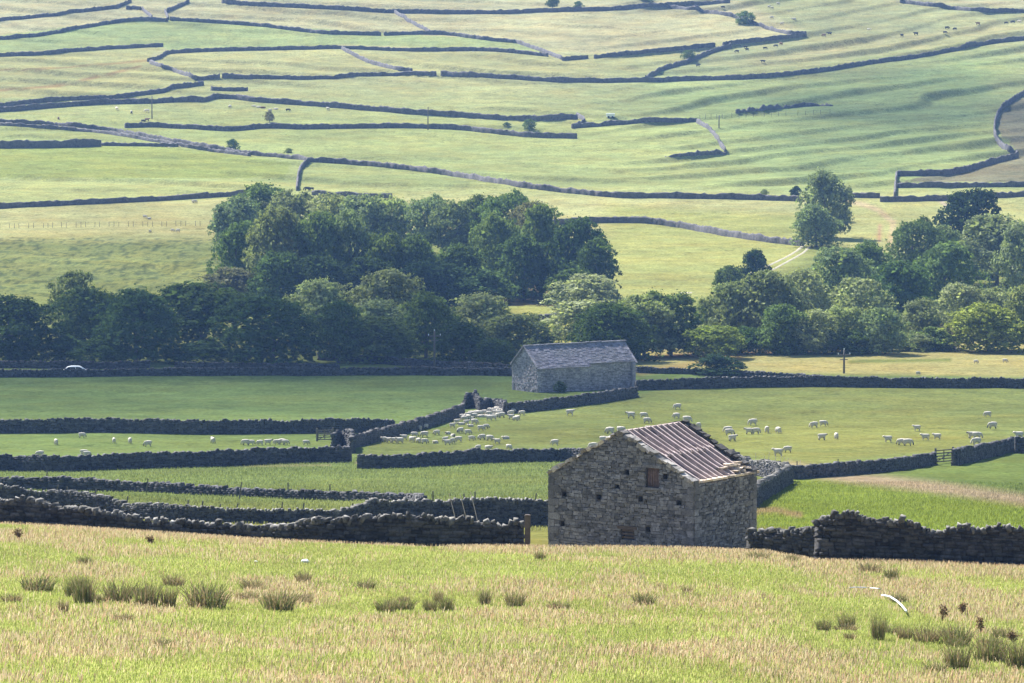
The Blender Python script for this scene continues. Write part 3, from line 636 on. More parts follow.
# ------------------------------------------------------------------ the barn on the valley floor
def far_barn():
    D = 596.0; kx, kz = ray(538, 368.5); C = Vector((kx*D, D, CAMZ + kz*D)); Hh = 4.4; zb = C.z - Hh; sc = D/F
    B = empty('field_barn', (C.x, C.y, zb)); tag(B, 'long stone barn with a grey slate roof beyond the big flock of sheep', 'barn')
    g = Vector((-.476, .879, 0)).normalized(); s = Vector((.876, .482, 0)).normalized(); up = Vector((0,0,1))
    Lg, Ls, R = 54.6*sc, 114*sc, 2.55; O = Vector((0,0,0)); ng, nr = -s, -g; Sp = Ls*.53; rec = .42
    gp = [(0,0),(Lg,0),(Lg,Hh),(Lg/2,Hh+R),(0,Hh)]
    sl1 = (.55*Lg, Hh-2.0, .22, .45)
    holes = [(Lg*.93, Hh-3.35, .5, 1.6), (Lg*.5, Hh-3.0, .22, .7), (Lg*.17, Hh-3.2, .3, .7)]
    slab('gable_wall', O, g, ng, gp, .5, holes, .35, M['mortar'], B)
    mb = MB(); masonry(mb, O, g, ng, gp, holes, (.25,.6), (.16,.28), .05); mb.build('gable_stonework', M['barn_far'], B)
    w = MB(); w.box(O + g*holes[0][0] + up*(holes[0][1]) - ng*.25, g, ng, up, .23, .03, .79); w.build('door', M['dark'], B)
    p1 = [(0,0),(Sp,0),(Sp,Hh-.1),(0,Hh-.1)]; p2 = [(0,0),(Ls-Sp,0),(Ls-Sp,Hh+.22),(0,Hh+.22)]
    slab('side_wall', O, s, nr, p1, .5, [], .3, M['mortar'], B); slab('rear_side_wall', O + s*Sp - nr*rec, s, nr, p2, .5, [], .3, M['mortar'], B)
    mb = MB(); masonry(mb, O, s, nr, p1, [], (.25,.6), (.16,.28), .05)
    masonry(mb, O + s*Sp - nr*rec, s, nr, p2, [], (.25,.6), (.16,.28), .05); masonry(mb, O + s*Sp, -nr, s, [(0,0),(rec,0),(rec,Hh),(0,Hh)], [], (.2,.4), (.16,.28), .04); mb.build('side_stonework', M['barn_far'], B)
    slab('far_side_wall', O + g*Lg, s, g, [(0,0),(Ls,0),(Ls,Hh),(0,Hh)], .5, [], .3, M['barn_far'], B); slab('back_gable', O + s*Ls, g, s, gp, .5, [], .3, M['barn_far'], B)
    def rp(u, q, dz=0): return O + g*u + s*q + up*(Hh + R*(1-abs(u-Lg/2)/(Lg/2)) + dz)
    def slope(nm, q0, q1, ulo, sgn, base):
        mb = MB(); n = 15; 
        P = [rp(base + sgn*ulo, q0, .02), rp(base + sgn*ulo, q1, .02), rp(Lg/2, q1, .02), rp(Lg/2, q0, .02)]; nn = (P[1]-P[0]).cross(P[3]-P[0]).normalized()*.06
        mb.poly([p-nn for p in P] + [p+nn for p in P], [(0,3,2,1),(4,5,6,7),(0,1,5,4),(1,2,6,5),(2,3,7,6),(3,0,4,7)])
        N = nn.normalized(); N = N if N.z > 0 else -N
        for i in range(n):
            u_ = ulo + (Lg/2-ulo)*(i+.5)/n; q = q0; half = (Lg/2-ulo)/n*.62; d = (g*(sgn*Lg/2) + up*R).normalized()
            while q < q1:
                l = random.uniform(.28,.6)*(1.3-.6*i/n); l = min(l, q1-q+.05)
                mb.box(rp(base + sgn*u_, q+l/2, .02) + N*(.09+random.uniform(0,.03)) , (d - N*.05).normalized(), s, N, half*1.15, l/2*.97, .02, .06); q += l
        return mb.build(nm, M['slate'], B)
    slope('roof', -.2, Sp, -.18, 1, 0); slope('roof', Sp+.01, Ls+.2, .28, 1, 0); slope('roof', -.2, Ls+.2, -.18, -1, Lg)
    mb = MB(); q = -.2
    while q < Ls+.2:
        l = random.uniform(.5,.8); mb.box(rp(Lg/2, q+l/2, .12 + (.04 if q > Sp*1.15 else 0)+random.uniform(-.03,.03)), s, g, up, l/2*.97, .2, .07, .12); q += l
    mb.build('ridge_tiles', M['slate'], B)
    for off in (-.12, Ls+.1):
        mb = MB()
        for i in range(20):
            u_ = Lg*(i+.5)/20; d = (g*(Lg/2) + up*R*(1 if u_ < Lg/2 else -1)).normalized(); mb.box(rp(u_, off, .12), d, s, s.cross(d), Lg/20*.6, .14, .05, .12)
        mb.build('verge_stones', M['barn_far'], B)
    mb = MB()
    mb.box(O + s*(Sp/2) + up*(Hh-.12) + nr*.1, s, nr, up, Sp/2, .1, .05, .02)
    mb.build('eaves_course', M['barn_far'], B)
far_barn()

# ------------------------------------------------------------------ animals: one skinned body each
def skin_body(name, V, E, rad, split, mats):
    me = bpy.data.meshes.new(name); me.from_pydata(V, E, []); me.update()
    bm = bmesh.new(); bm.from_mesh(me); bm.verts.layers.skin.verify(); bm.to_mesh(me); bm.free(); o = link(name, me)
    sk = o.modifiers.new('skin', 'SKIN'); sk.use_smooth_shade = True; sk.branch_smoothing = .6
    for i, r in enumerate(rad): me.skin_vertices[0].data[i].radius = r if hasattr(r, '__len__') else (r, r)
    me.skin_vertices[0].data[0].use_root = True
    sb = o.modifiers.new('sub', 'SUBSURF'); sb.levels = 1; sb.render_levels = 1
    bpy.context.view_layer.update()
    nm = bpy.data.meshes.new_from_object(o.evaluated_get(bpy.context.evaluated_depsgraph_get())); nm.name = name
    bpy.data.objects.remove(o); nm.materials.clear()
    for m in mats: nm.materials.append(m)
    for p in nm.polygons: p.material_index = split(p.center); p.use_smooth = True
    return nm
def quadruped(name, k, pose, mats, L=.92, leg=.36, body=.33, head=1.0, split=None):
    """body along +x; pose 'graze', 'stand' or 'lie'"""
    zt = leg + body*.95; 
    if pose == 'lie': zt = body*.85
    hx = L/2
    V = [(-hx*.55,0,zt),(0,0,zt-.01),(hx*.5,0,zt+.0)]; R = [body*.92, body*1.02, body*.9]; E = [(0,1),(1,2)]
    def add(p, r, to): V.append(p); R.append(r); E.append((to, len(V)-1)); return len(V)-1
    ch = add((hx*.85,0,zt+.03), body*.62, 2)
    if pose == 'graze':
        n = add((hx*1.18,0,zt-.12*head-.02), body*.42, ch); h = add((hx*1.32,0,zt*.48), body*.36, n); add((hx*1.38,0,max(.07, zt*.16)), body*.22, h); hp = V[h]
    else:
        n = add((hx*1.12,0,zt+.07*head), body*.5, ch); h = add((hx*1.32,.02,zt+.15*head), body*.38, n); add((hx*1.62,.05,zt+.05*head), body*.23, h); hp = V[h]
    for sy in (-1, 1):
        e = add((hp[0]-.03, sy*body*.42, hp[2]+.03), body*.11, h); add((hp[0]-.06, sy*body*.72, hp[2]+.02), body*.07, e)
    rump = add((-hx*.95,0,zt+.02), body*.62, 0); t = add((-hx*1.12,0,zt-.06), body*.15, rump); add((-hx*1.14,0,zt-.30), body*.09, t)
    for x, to, f in ((hx*.62, 2, 1), (-hx*.68, 0, -1)):
        for sy in (-1, 1):
            if pose == 'lie':
                a = add((x, sy*body*.75, body*.35), body*.32, to); add((x + .22*f*0 + .2, sy*body*.85, .06), body*.16, a)
            else:
                a = add((x, sy*body*.5, leg*.85), body*.36, to)
                kx_ = x + (-.05 if f < 0 else .02); b = add((kx_ - (.02 if f < 0 else 0), sy*body*.52, leg*.45), body*.17, a); add((x + random.uniform(-.05,.05), sy*body*.52, .03), body*.13, b)
    sp = split or (lambda c: 1 if (c.z < leg*.62 and pose != 'lie' and c.x < hx*1.1) or (c.x > hp[0]-.02 and c.x > hx*1.16 and (pose != 'graze' or c.z < zt*.75)) else 0)
    return skin_body(name, V, E, R, sp, mats)
SHEEP = []
for pose in ('graze', 'stand', 'lie', 'graze'):
    for fm in ('face', 'pface'):
        SHEEP.append((pose, quadruped('sheep', 1, pose, [M['fleece'], M[fm]])))
COW = []
for hm in ('cowblack', 'cowbrown', 'cowwhite'):
    for pose in ('graze', 'stand', 'lie'):
        COW.append((hm, pose, quadruped('cow', 2, pose, [M[hm], M[hm]], 2.0, .62, .50, 1.0)))
def sheep_at(px, py, label, group, pose=None, heading=None, sc=1.0):
    """px, py is the middle of the body in the photograph; the feet go on the ground there"""
    x, d, z = ground_at(px, py, .50*sc, 330)
    pose = pose or random.choice(['graze','graze','graze','stand','lie'])
    me = random.choice([m for p, m in SHEEP if p == pose])
    o = link('sheep', me, None, (x, d, z - (.0 if pose != 'lie' else .03)))
    hd = heading if heading is not None else random.choice([0, math.pi]) + random.gauss(0, .55)
    o.rotation_euler = (0, 0, hd); k = sc * random.uniform(.70, .86); o.scale = (k, k, k)
    return tag(o, label, 'sheep', group)
R0, L0 = 0.0, math.pi
GS = 'sheep of the big flock'; GL = 'sheep of the small left flock'; GR = 'sheep spread over the right hand pasture'; GF = 'sheep far up the hillside'
for px, py, lb, hd, ps in (
  (40,452.5,'white sheep half seen over the wall, leftmost of the small flock',L0,'graze'), (56,440.5,'small pale sheep grazing alone, upper left of the small flock',-1.2,'graze'),
  (82,434,'pale sheep close under the broad dark wall at left',R0,'graze'), (114,439,'white sheep standing end on, left of an identical pair',1.7,'stand'), (130,439.5,'white sheep end on, between two others at left',-1.4,'graze'),
  (148,442.5,'white sheep grazing sideways, right of two end on sheep',L0,'graze'), (56,454.3,'sheep back peeping over the dark wall, left of another back',L0,'lie'), (66,455,'sheep back barely showing above the dark wall',R0,'lie'),
  (84,451.5,'big white sheep grazing right above the dark wall at left',R0,'graze'), (87,452.5,'white sheep standing against the biggest sheep above the dark wall',R0,'graze'), (213,439.3,'bright white sheep alone in the middle of the left strip',1.9,'stand'),
  (245.5,441,'left sheep of the leftmost grazing pair by the gate',L0,'graze'), (251,441.2,'right sheep of the leftmost grazing pair by the gate',R0,'graze'), (260,441,'left sheep of the middle grazing pair by the gate',L0,'graze'),
  (268,440.7,'right sheep of the middle grazing pair by the gate',R0,'stand'), (277,440.7,'left sheep of the rightmost grazing trio by the gate',L0,'graze'), (282,440.5,'middle sheep of the rightmost grazing trio by the gate',L0,'graze'), (285.5,440.8,'right sheep of the rightmost grazing trio by the gate',R0,'graze'),
  (306,441,'grey white sheep nearest to the field gate at left',R0,'graze')):
    sheep_at(px, py, lb, GL, ps, hd + random.gauss(0, .15), .92)
for px, py, lb in ((362,438.3,'left one of two sheep against the foot of the climbing wall'), (371,438.2,'right one of two sheep against the foot of the climbing wall')): sheep_at(px, py, lb, GS, 'graze', L0 + .2, .9)
CL = [(60,252),(105,238),(100,295),(183,280),(30,297),(15,330),(60,335),(100,340),(175,335),(240,328),(255,348),(290,342),(332,328),(260,275),(293,290),(345,268),(395,278),(420,318),
 (492,313),(545,320),(595,342),(655,307),(465,382),(535,370),(675,378),(290,232),(320,205),(350,212),(385,210),(415,225),(440,208),(485,252),(520,238),(370,185),(400,178),(420,155),(440,165),
 (455,150),(470,160),(490,160),(500,145),(530,160),(540,150),(565,130),(560,150),(580,145),(595,125),(540,185),(570,180),(600,165),(625,165),(610,150),(640,140),(660,135),(690,150),(700,135),(690,175),(720,185),(735,180),(750,125),(765,150)]
CL += [(365+18*i+random.uniform(-5,5), 178-9*min(i,9)*.55+random.uniform(-7,12)) for i in range(18)]
ONE = {(655,307):'sheep standing apart to the right of the loose flock', (465,382):'lowest left sheep just above the dark wall below the flock', (535,370):'middle one of three sheep closest to the wall below the flock',
 (675,378):'rightmost of three sheep closest to the wall below the flock', (420,318):'large white sheep facing left in the open middle of the flock', (595,342):'sheep walking right along the lower right edge of the flock',
 (183,280):'small sheep alone below the foot of the climbing wall', (100,295):'sheep end on below two grazing by the climbing wall', (60,252):'left of two sheep grazing right under the climbing wall', (105,238):'right of two sheep grazing right under the climbing wall',
 (395,278):'small sheep end on in the middle of the flock', (750,125):'sheep at the top right tip of the crowded flock', (765,150):'rightmost sheep of the crowded flock below the slate roofed barn',
 (415,225):'biggest and whitest sheep at the lower edge of the crowd', (520,238):'white sheep with raised rump just below the crowd', (485,252):'sheep left of the one just below the crowd', (545,320):'pale sheep between two others at the lower right of the flock', (492,313):'narrow grey sheep right of the large white one in the flock'}
for c in CL:
    px, py = 410 + c[0]/6.827, 390 + c[1]/6.827
    if c in ONE: lb = ONE[c]
    elif c[1] < 195 and c[0] > 355: lb = 'white sheep packed in the crowd by the tumbled lilac wall'
    elif c[1] < 240: lb = 'white sheep at the loose lower edge of the crowded flock'
    elif c[0] < 110: lb = 'pale sheep in the thin left tail of the flock'
    else: lb = 'white sheep grazing in the loose open part of the flock'
    sheep_at(px, py, lb, GS, None, None, .92)
for px, py in ((384,438),(389,438.5),(394,439.2),(400,439.5),(404,436)): sheep_at(px, py, 'pale sheep in the thin left tail of the flock', GS, 'stand', L0 + random.gauss(0,.3), .9)
for px, py, lb, hd, ps in (
  (570,411.5,'lone white sheep on the grass below the slate roofed barn',R0,'stand'), (631,414.2,'sheep left of three others just above the bare rafters',L0,'stand'), (643.7,413.5,'upper sheep of a close trio left of the bare rafters',R0,'graze'),
  (647,418.5,'middle sheep of a close trio left of the bare rafters',R0,'graze'), (650,424,'lowest sheep of a close trio, touching the rafters',L0,'lie'), (677.5,405,'highest sheep above the ridge of the roofless barn',L0,'graze'), (676.5,413.8,'sheep directly below the highest one above the ridge',L0,'graze'),
  (687,418,'sheep behind the far end of the bare ridge',R0,'graze'), (685.5,422,'sheep half hidden by the far end of the bare ridge',R0,'graze'), (698.5,424,'sheep just right of the bare ridge stones',1.2,'graze'), (610,429,'left sheep of two beside the barn gable peak',L0,'graze'), (621,428.5,'right sheep of two beside the barn gable peak',R0,'graze'),
  (604,438.3,'sheep above the left slope of the barn gable',R0,'graze'), (593,444,'sheep lowest beside the left slope of the barn gable',L0,'graze'), (555,440.5,'lone sheep grazing midway between flock and barn gable',L0,'graze'),
  (728,428,'upper sheep of a stacked trio right of the rafters',L0,'graze'), (729.5,430.5,'middle sheep of a stacked trio right of the rafters',R0,'graze'), (732.5,436.3,'lower sheep of a stacked trio right of the rafters',R0,'stand'), (753,421,'sheep grazing alone above a touching pair',L0,'graze'),
  (749,429.6,'left one of a touching pair right of the stacked trio',L0,'stand'), (756,429.4,'right one of a touching pair right of the stacked trio',R0,'graze'), (767,428.3,'small sheep end on, right of the touching pair',1.4,'graze'), (778.5,428.8,'second small sheep end on, right of the touching pair',1.8,'graze'),
  (814,423.2,'left one of two sheep high in the middle right pasture',L0,'graze'), (823.3,421.8,'right one of two sheep high in the middle right pasture',R0,'graze'), (822,435.3,'white sheep standing below the high pair on the right',R0,'stand'), (836.3,434.3,'small bright sheep end on beside the standing one',-1.2,'graze'),
  (778,450.8,'left one of two sheep above the grey tumbled wall',L0,'stand'), (787.7,447.2,'right one of two sheep above the grey tumbled wall',L0,'graze'), (737,454,'sheep half hidden behind the grey tumbled wall',R0,'lie'),
  (987.7,412.5,'highest sheep near the right edge of the pasture',L0,'graze'), (992.7,424,'sheep below the highest one near the right edge',L0,'graze'), (917,426.2,'lone sheep in the centre of the right pasture',L0,'stand'), (925.4,435.3,'left one of two sheep standing level above the gate',L0,'stand'),
  (937.2,434.8,'right one of two sheep standing level above the gate',L0,'stand'), (888,437.3,'sheep at the left end of a row of three',L0,'stand'), (901.5,440.3,'middle sheep of a row of three left of the gate',L0,'graze'), (908,440.8,'right hand sheep of a row of three left of the gate',R0,'graze'),
  (972,433.6,'left one of two touching sheep above the climbing wall end',L0,'stand'), (977.2,434.2,'right one of two touching sheep above the climbing wall end',R0,'graze'), (976.4,440,'sheep below two touching ones, close to the wall',L0,'graze'), (1019,433.8,'sheep behind the lilac wall end at the edge',L0,'stand')):
    sheep_at(px, py, lb, GR, ps, hd + random.gauss(0, .2), 1.12)
for px, py, lb in ((876,351.5,'tiny pale sheep in the beige meadow under the wood'), (918,372.3,'tiny pale sheep close to the long front wall'), (1005,360,'tiny white sheep at the right side of the beige meadow'), (976,360.5,'tiny pale sheep in the middle of the beige meadow'), (958,348.8,'dark little sheep at the top of the beige meadow')):
    sheep_at(px, py, lb, 'sheep in the beige meadow', 'graze', None, .85)
for px, py in ((145,216),(149,216.8),(150,230.5),(172.5,229.5),(178,230),(195,200.8),(193.5,201)): sheep_at(px, py, 'tiny sheep scattered over the meadow left of the upper wood', 'sheep in the left meadow', None, None, 1.0)
for px, py in ((778,3),(769,6),(772,7),(772,17),(782,23),(793,17.5),(795,18.5)): sheep_at(px, py, 'tiny white sheep near the top edge right of the round bush', GF, None, None, 1.2)
for px, py in ((49,105),(131.5,111.5),(230,105.5),(328,108)): sheep_at(px, py, 'tiny white sheep under the two close walls at left', GF, None, None, 1.3)
def cow_at(px, py, hide, label, group='cattle grazing on the far hillside', pose=None):
    x, d, z = ground_at(px, py, .8, 700); pose = pose or random.choice(['graze','stand'])
    me = [m for h, p, m in COW if h == hide and p == pose][0]
    o = link('cow', me, None, (x, d, z)); o.rotation_euler = (0, 0, random.choice([0, math.pi]) + random.gauss(0, .5)); k = random.uniform(.52, .66); o.scale = (k, k, k)
    return tag(o, label, 'cow', group)
CW = 'small dark cow in the loose herd below the sharp wall corner'; CR = 'small dark cow among those high on the right hillside'
for px, py, h, lb in ((737,50,'cowblack',CW),(745.5,45.7,'cowblack',CW),(747,48,'cowblack',CW),(765,46.7,'cowblack',CW),(776,44.5,'cowblack',CW),(781,42.5,'cowbrown',CW),(763,60,'cowblack','black cow standing alone below the loose herd'),(698,64,'cowblack','cow beside the foot of the diagonal hillside wall'),
  (696,5,'cowblack','left one of two dark cows near the top edge'),(723,6,'cowblack','right one of two dark cows near the top edge'),(829.5,32.5,'cowblack',CR),(824,34,'cowbrown',CR),(869,28,'cowwhite','large white cow alone high on the right hillside'),(902,34,'cowblack',CR),(916,32.5,'cowblack',CR),
  (947,26.5,'cowblack',CR),(955,27.5,'cowblack',CR),(945,31,'cowblack',CR),(978,22.3,'cowbrown',CR),(1006,21.5,'cowblack',CR),(1013,20.7,'cowblack',CR),(1019.5,20.3,'cowwhite','white cow at the far right of the high herd'),
  (307,187.5,'cowblack','left one of two black cows above the upper wood'),(311.5,187.2,'cowblack','right one of two black cows above the upper wood'),
  (117,107.3,'cowwhite','large white cow under the lower of the two close walls'),(147,109.5,'cowwhite','pale cow left of the leftmost hillside pole'),(143,119.3,'cowblack','left one of two dark calves by the hillside pole'),(147,118.3,'cowbrown','right one of two dark calves by the hillside pole'),(58.5,116.5,'cowbrown','brown calf alone above the hill lane at left')):
    cow_at(px, py, h, lb)
for px, py, h in ((254,103.5,'cowwhite'),(258,104.7,'cowwhite'),(263,105.3,'cowbrown'),(270,107.5,'cowwhite'),(276,106.5,'cowwhite'),(288,108.5,'cowblack')): cow_at(px, py, h, 'cow in the small mixed group resting under the long wall', 'cows resting under the long wall', 'lie' if h != 'cowblack' else 'graze')
# ------------------------------------------------------------------ trees
def leaf_quads(P, N, size):
    n = len(P); N = N / (np.linalg.norm(N, axis=1, keepdims=True) + 1e-9)
    A = np.cross(N, RNG.normal(size=(n, 3))); A /= np.linalg.norm(A, axis=1, keepdims=True) + 1e-9; B = np.cross(N, A)
    s = (size * RNG.uniform(.6, 1.35, n))[:, None]; k = RNG.uniform(.55, .95, n)[:, None]
    v = np.stack([P - A*s, P - B*s*k + N*s*.25, P + A*s, P + B*s*k + N*s*.25], 1).reshape(-1, 3)
    return v, np.arange(4*n).reshape(n, 4)
def crown_mesh(seed, kind):
    r = np.random.default_rng(seed)
    z0, pw, nb, nl, rb0, rb1 = dict(dome=(.0, .42, 62, 6800, .09, .16), round=(.05, .46, 54, 6400, .09, .17), airy=(.08, .55, 40, 4400, .08, .14), tall=(.15, .5, 46, 5600, .09, .17), bush=(-.04, .45, 30, 3200, .12, .2))[kind]
    lop = r.uniform(-.10, .10, 2); tm = dict(dome=.30, round=.46, airy=.5, tall=.6, bush=.3)[kind]
    def hull(t):
        t = np.asarray(t, float); q = np.where(t < tm, (tm-t)/(tm+.32), (t-tm)/(1.03-tm)); return .5 * np.clip(1 - q*q, .02, 1) ** pw
    C = []
    for i in range(nb):
        t = r.uniform(0, 1) ** .85; a = r.uniform(0, 2*math.pi); rb = r.uniform(rb0, rb1)
        rad = max(float(hull(t)) * (1 + .15*math.sin(a*3 + seed) + r.uniform(-.26,.10)) - rb*.75, 0) * (1 if r.uniform() < .8 else r.uniform(0,1))
        z = z0 + rb*.7 + (1 - z0 - rb*1.5) * t
        C.append((rad*math.cos(a) + lop[0]*t, rad*math.sin(a) + lop[1]*t, z, rb))
    C = np.array(C); V = []; Fc = []; nv = 0
    bi = r.choice(nb, nl, p=(C[:,3]**2) / (C[:,3]**2).sum()); c = C[bi]
    out = np.stack([c[:,0], c[:,1], (c[:,2] - .45)*.8 + .15], -1); out /= np.linalg.norm(out, axis=1, keepdims=True) + 1e-6
    d = r.normal(size=(nl, 3)) + out*.75 + np.array([0,0,.35]); d /= np.linalg.norm(d, axis=1, keepdims=True)
    g = nl // 9; sp = np.arange(nl) % g                     # sprays of leaves on the lobes
    c = c[sp]; d = d[sp]; P = c[:,:3] + d * (c[:,3:4] * r.uniform(.72, 1.15, (g, 1))[sp]) * np.array([1,1,.8]) + r.normal(size=(nl, 3)) * np.array([.019,.019,.013]) * (1 if kind != 'bush' else 1.7)
    v, f = leaf_quads(P, d + r.normal(size=(nl, 3))*.5, .0185 if kind != 'bush' else .03); V.append(v); Fc.append(f); nv += len(v)
    m = nl // 5                                   # inner foliage
    t = r.uniform(.05, .9, m); a = r.uniform(0, 2*math.pi, m); rr = hull(t) * np.sqrt(r.uniform(0, 1, m)) * .8
    P = np.stack([rr*np.cos(a) + lop[0]*t, rr*np.sin(a) + lop[1]*t, z0 + (1-z0)*t], -1)
    v, f = leaf_quads(P, r.normal(size=(m, 3)), .034); V.append(v); Fc.append(f + nv); nv += len(v)
    k = nl // 9                                    # loose sprigs that break the outline
    bi = r.integers(0, nb, k); d = r.normal(size=(k,3)) + np.array([0,0,.3]); d /= np.linalg.norm(d, axis=1, keepdims=True); P = C[bi,:3] + d * C[bi,3:4] * r.uniform(1.0, 1.45, (k,1))
    v, f = leaf_quads(P, d + r.normal(size=(k,3)), .013 if kind != 'bush' else .022); V.append(v); Fc.append(f + nv)
    return mesh_np('crown', np.concatenate(V), np.concatenate(Fc), [M['leaf']])
def trunk_mesh(seed, kind):
    r = random.Random(seed); mb = MB(); top = .72; lean = r.uniform(-.04,.04)
    mb.tube([(0,0,-.06),(0,0,.02),(lean*.5,0,.25),(lean,r.uniform(-.03,.03),.5),(lean*1.3,0,top)], [.05,.036,.027,.019,.006], 8)
    for i in range(7):
        a = r.uniform(0, 6.28); z = r.uniform(.16 if kind != 'tall' else .28, .5); l = r.uniform(.18,.32)
        p = Vector((lean*z*1.6, 0, z)); q = p + Vector((math.cos(a)*l*.5, math.sin(a)*l*.5, l*.45)); e = p + Vector((math.cos(a)*l, math.sin(a)*l, l*.95)); mb.tube([p, q, e], [.013,.009,.003], 6)
    return mb.mesh('trunk', M['bark'], True)
CR = {k: [(crown_mesh(100*i + 7*j, k), trunk_mesh(i*9 + j, k)) for j in range(n)] for i, (k, n) in enumerate((('dome',4),('round',4),('airy',3),('tall',4),('bush',3)))}
TC = dict(D=(.068,.108,.038), M=(.105,.150,.052), P=(.245,.285,.145), G=(.165,.205,.098), B=(.14,.135,.075), L=(.17,.215,.055), K=(.034,.058,.030))  # P also pales sunlit crowns, K also paints shade under the wood
cnt = 0
def tree(x0, x1, top, base, kind, col, label, group=None, name='tree', cat='tree', dmin=600, D=None):
    global cnt; cnt += 1
    xc = (x0+x1)/2
    if D: kx, kzz = ray(xc, base); x, d = kx*D, D; z = float(terrain(x, d))
    else: x, d, z = ground_at(xc, base, 0, dmin)
    w = (x1-x0)*d/F * (1.36 if kind == 'tall' else 1.23); ztop = CAMZ + ray(xc, top)[1]*d; h = max(ztop - z, .6) * 1.02
    cm, tm = CR[kind][(cnt*7 + int(xc)) % len(CR[kind])]
    o = empty(name, (x, d, z - .05), random.uniform(0, 6.28)); tag(o, label, cat, group)
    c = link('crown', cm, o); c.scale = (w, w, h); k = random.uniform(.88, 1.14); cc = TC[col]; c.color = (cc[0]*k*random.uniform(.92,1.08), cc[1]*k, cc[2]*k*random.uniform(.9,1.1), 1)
    if kind != 'bush': t = link('trunk', tm, o); t.scale = (h*.85, h*.85, h)
    else: t = link('stem', tm, o); t.scale = (h*.6, h*.6, h*.8)
    return o
GT = 'trees along the valley road'; GW = 'trees of the upper wood'; GE = 'trees of the right hand wood'
T = tree
# along the valley road, from the left
T(-30,52,296,363,'dome','D','broad dark tree cut by the left edge above the valley road',GT)
T(46,98,272,345,'airy','G','thin pale tree rising behind the dark trees at left',GT)
T(60,128,288,352,'dome','D','dark tree right beside the thin pale one at left',GT)
T(98,174,291,363,'dome','D','large dark dome of a tree with a smooth right shoulder',GT)
T(153,250,284,352,'round','D','wide dark flat topped tree below the open bank',GT)
T(228,318,297,364,'dome','D','broad dark green tree in the middle of the left row',GT)
T(286,346,281,345,'round','P','pale green round tree peeping between dark trees of the left row',GT)
T(316,362,302,363,'round','M','mid green tree before the pale round one',GT)
T(353,424,271,345,'round','G','tall brownish green tree in front of the shaded wood edge',GT)
T(352,414,301,352,'round','P','pale crowned tree under the tall brownish green one',GT)
T(330,412,318,363,'dome','M','low spreading green tree above the roadside wall',GT)
T(402,450,292,358,'round','M','mid green tree left of the pole by the road',GT)
T(444,512,295,352,'round','P','large pale tree behind the dark green dome near the barn',GT)
T(437,492,322,366,'dome','D','dark green domed tree in front of the pale tree',GT)
T(478,514,338,367,'dome','D','small dark round tree touching the left end of the slate roofed barn',GT)
T(488,556,313,356,'round','G','dull green tree right behind the left end of the slate roofed barn',GT)
T(545,612,300,338,'bush','P','pale bush on the lit slope above the slate roofed barn',GT,'bush','bush')
T(557,622,275,318,'dome','P','pale lit dome of a tree at the right foot of the upper wood',GT)
T(569,646,305,362,'dome','D','dark tree directly behind the slate roofed barn roof end',GT)
T(612,676,296,358,'round','G','grey green tree between the barn and the isolated small tree',GT)
T(640,702,291,356,'round','M','mid green tree with a pointed top behind the isolated small tree',GT)
T(688,740,326,358,'round','L','small bright isolated tree standing in front of the right wood',None,'tree','tree')
T(696,744,355,376,'bush','K','dark spreading shrub behind the valley wall below the small bright tree',None,'shrub','shrub')
for a in ((4,38,343,364,'leftmost round bush under the dark tree at the left edge'),(38,84,336,363,'low bush left of the middle, in the bottom row at left'),(78,124,338,364,'dark bush under the large dark dome at left'),(170,236,342,364,'long low bush behind the road gateway at left')):
    T(*a[:4], 'bush', 'D', a[4], 'bushes behind the valley road', 'bush', 'bush')
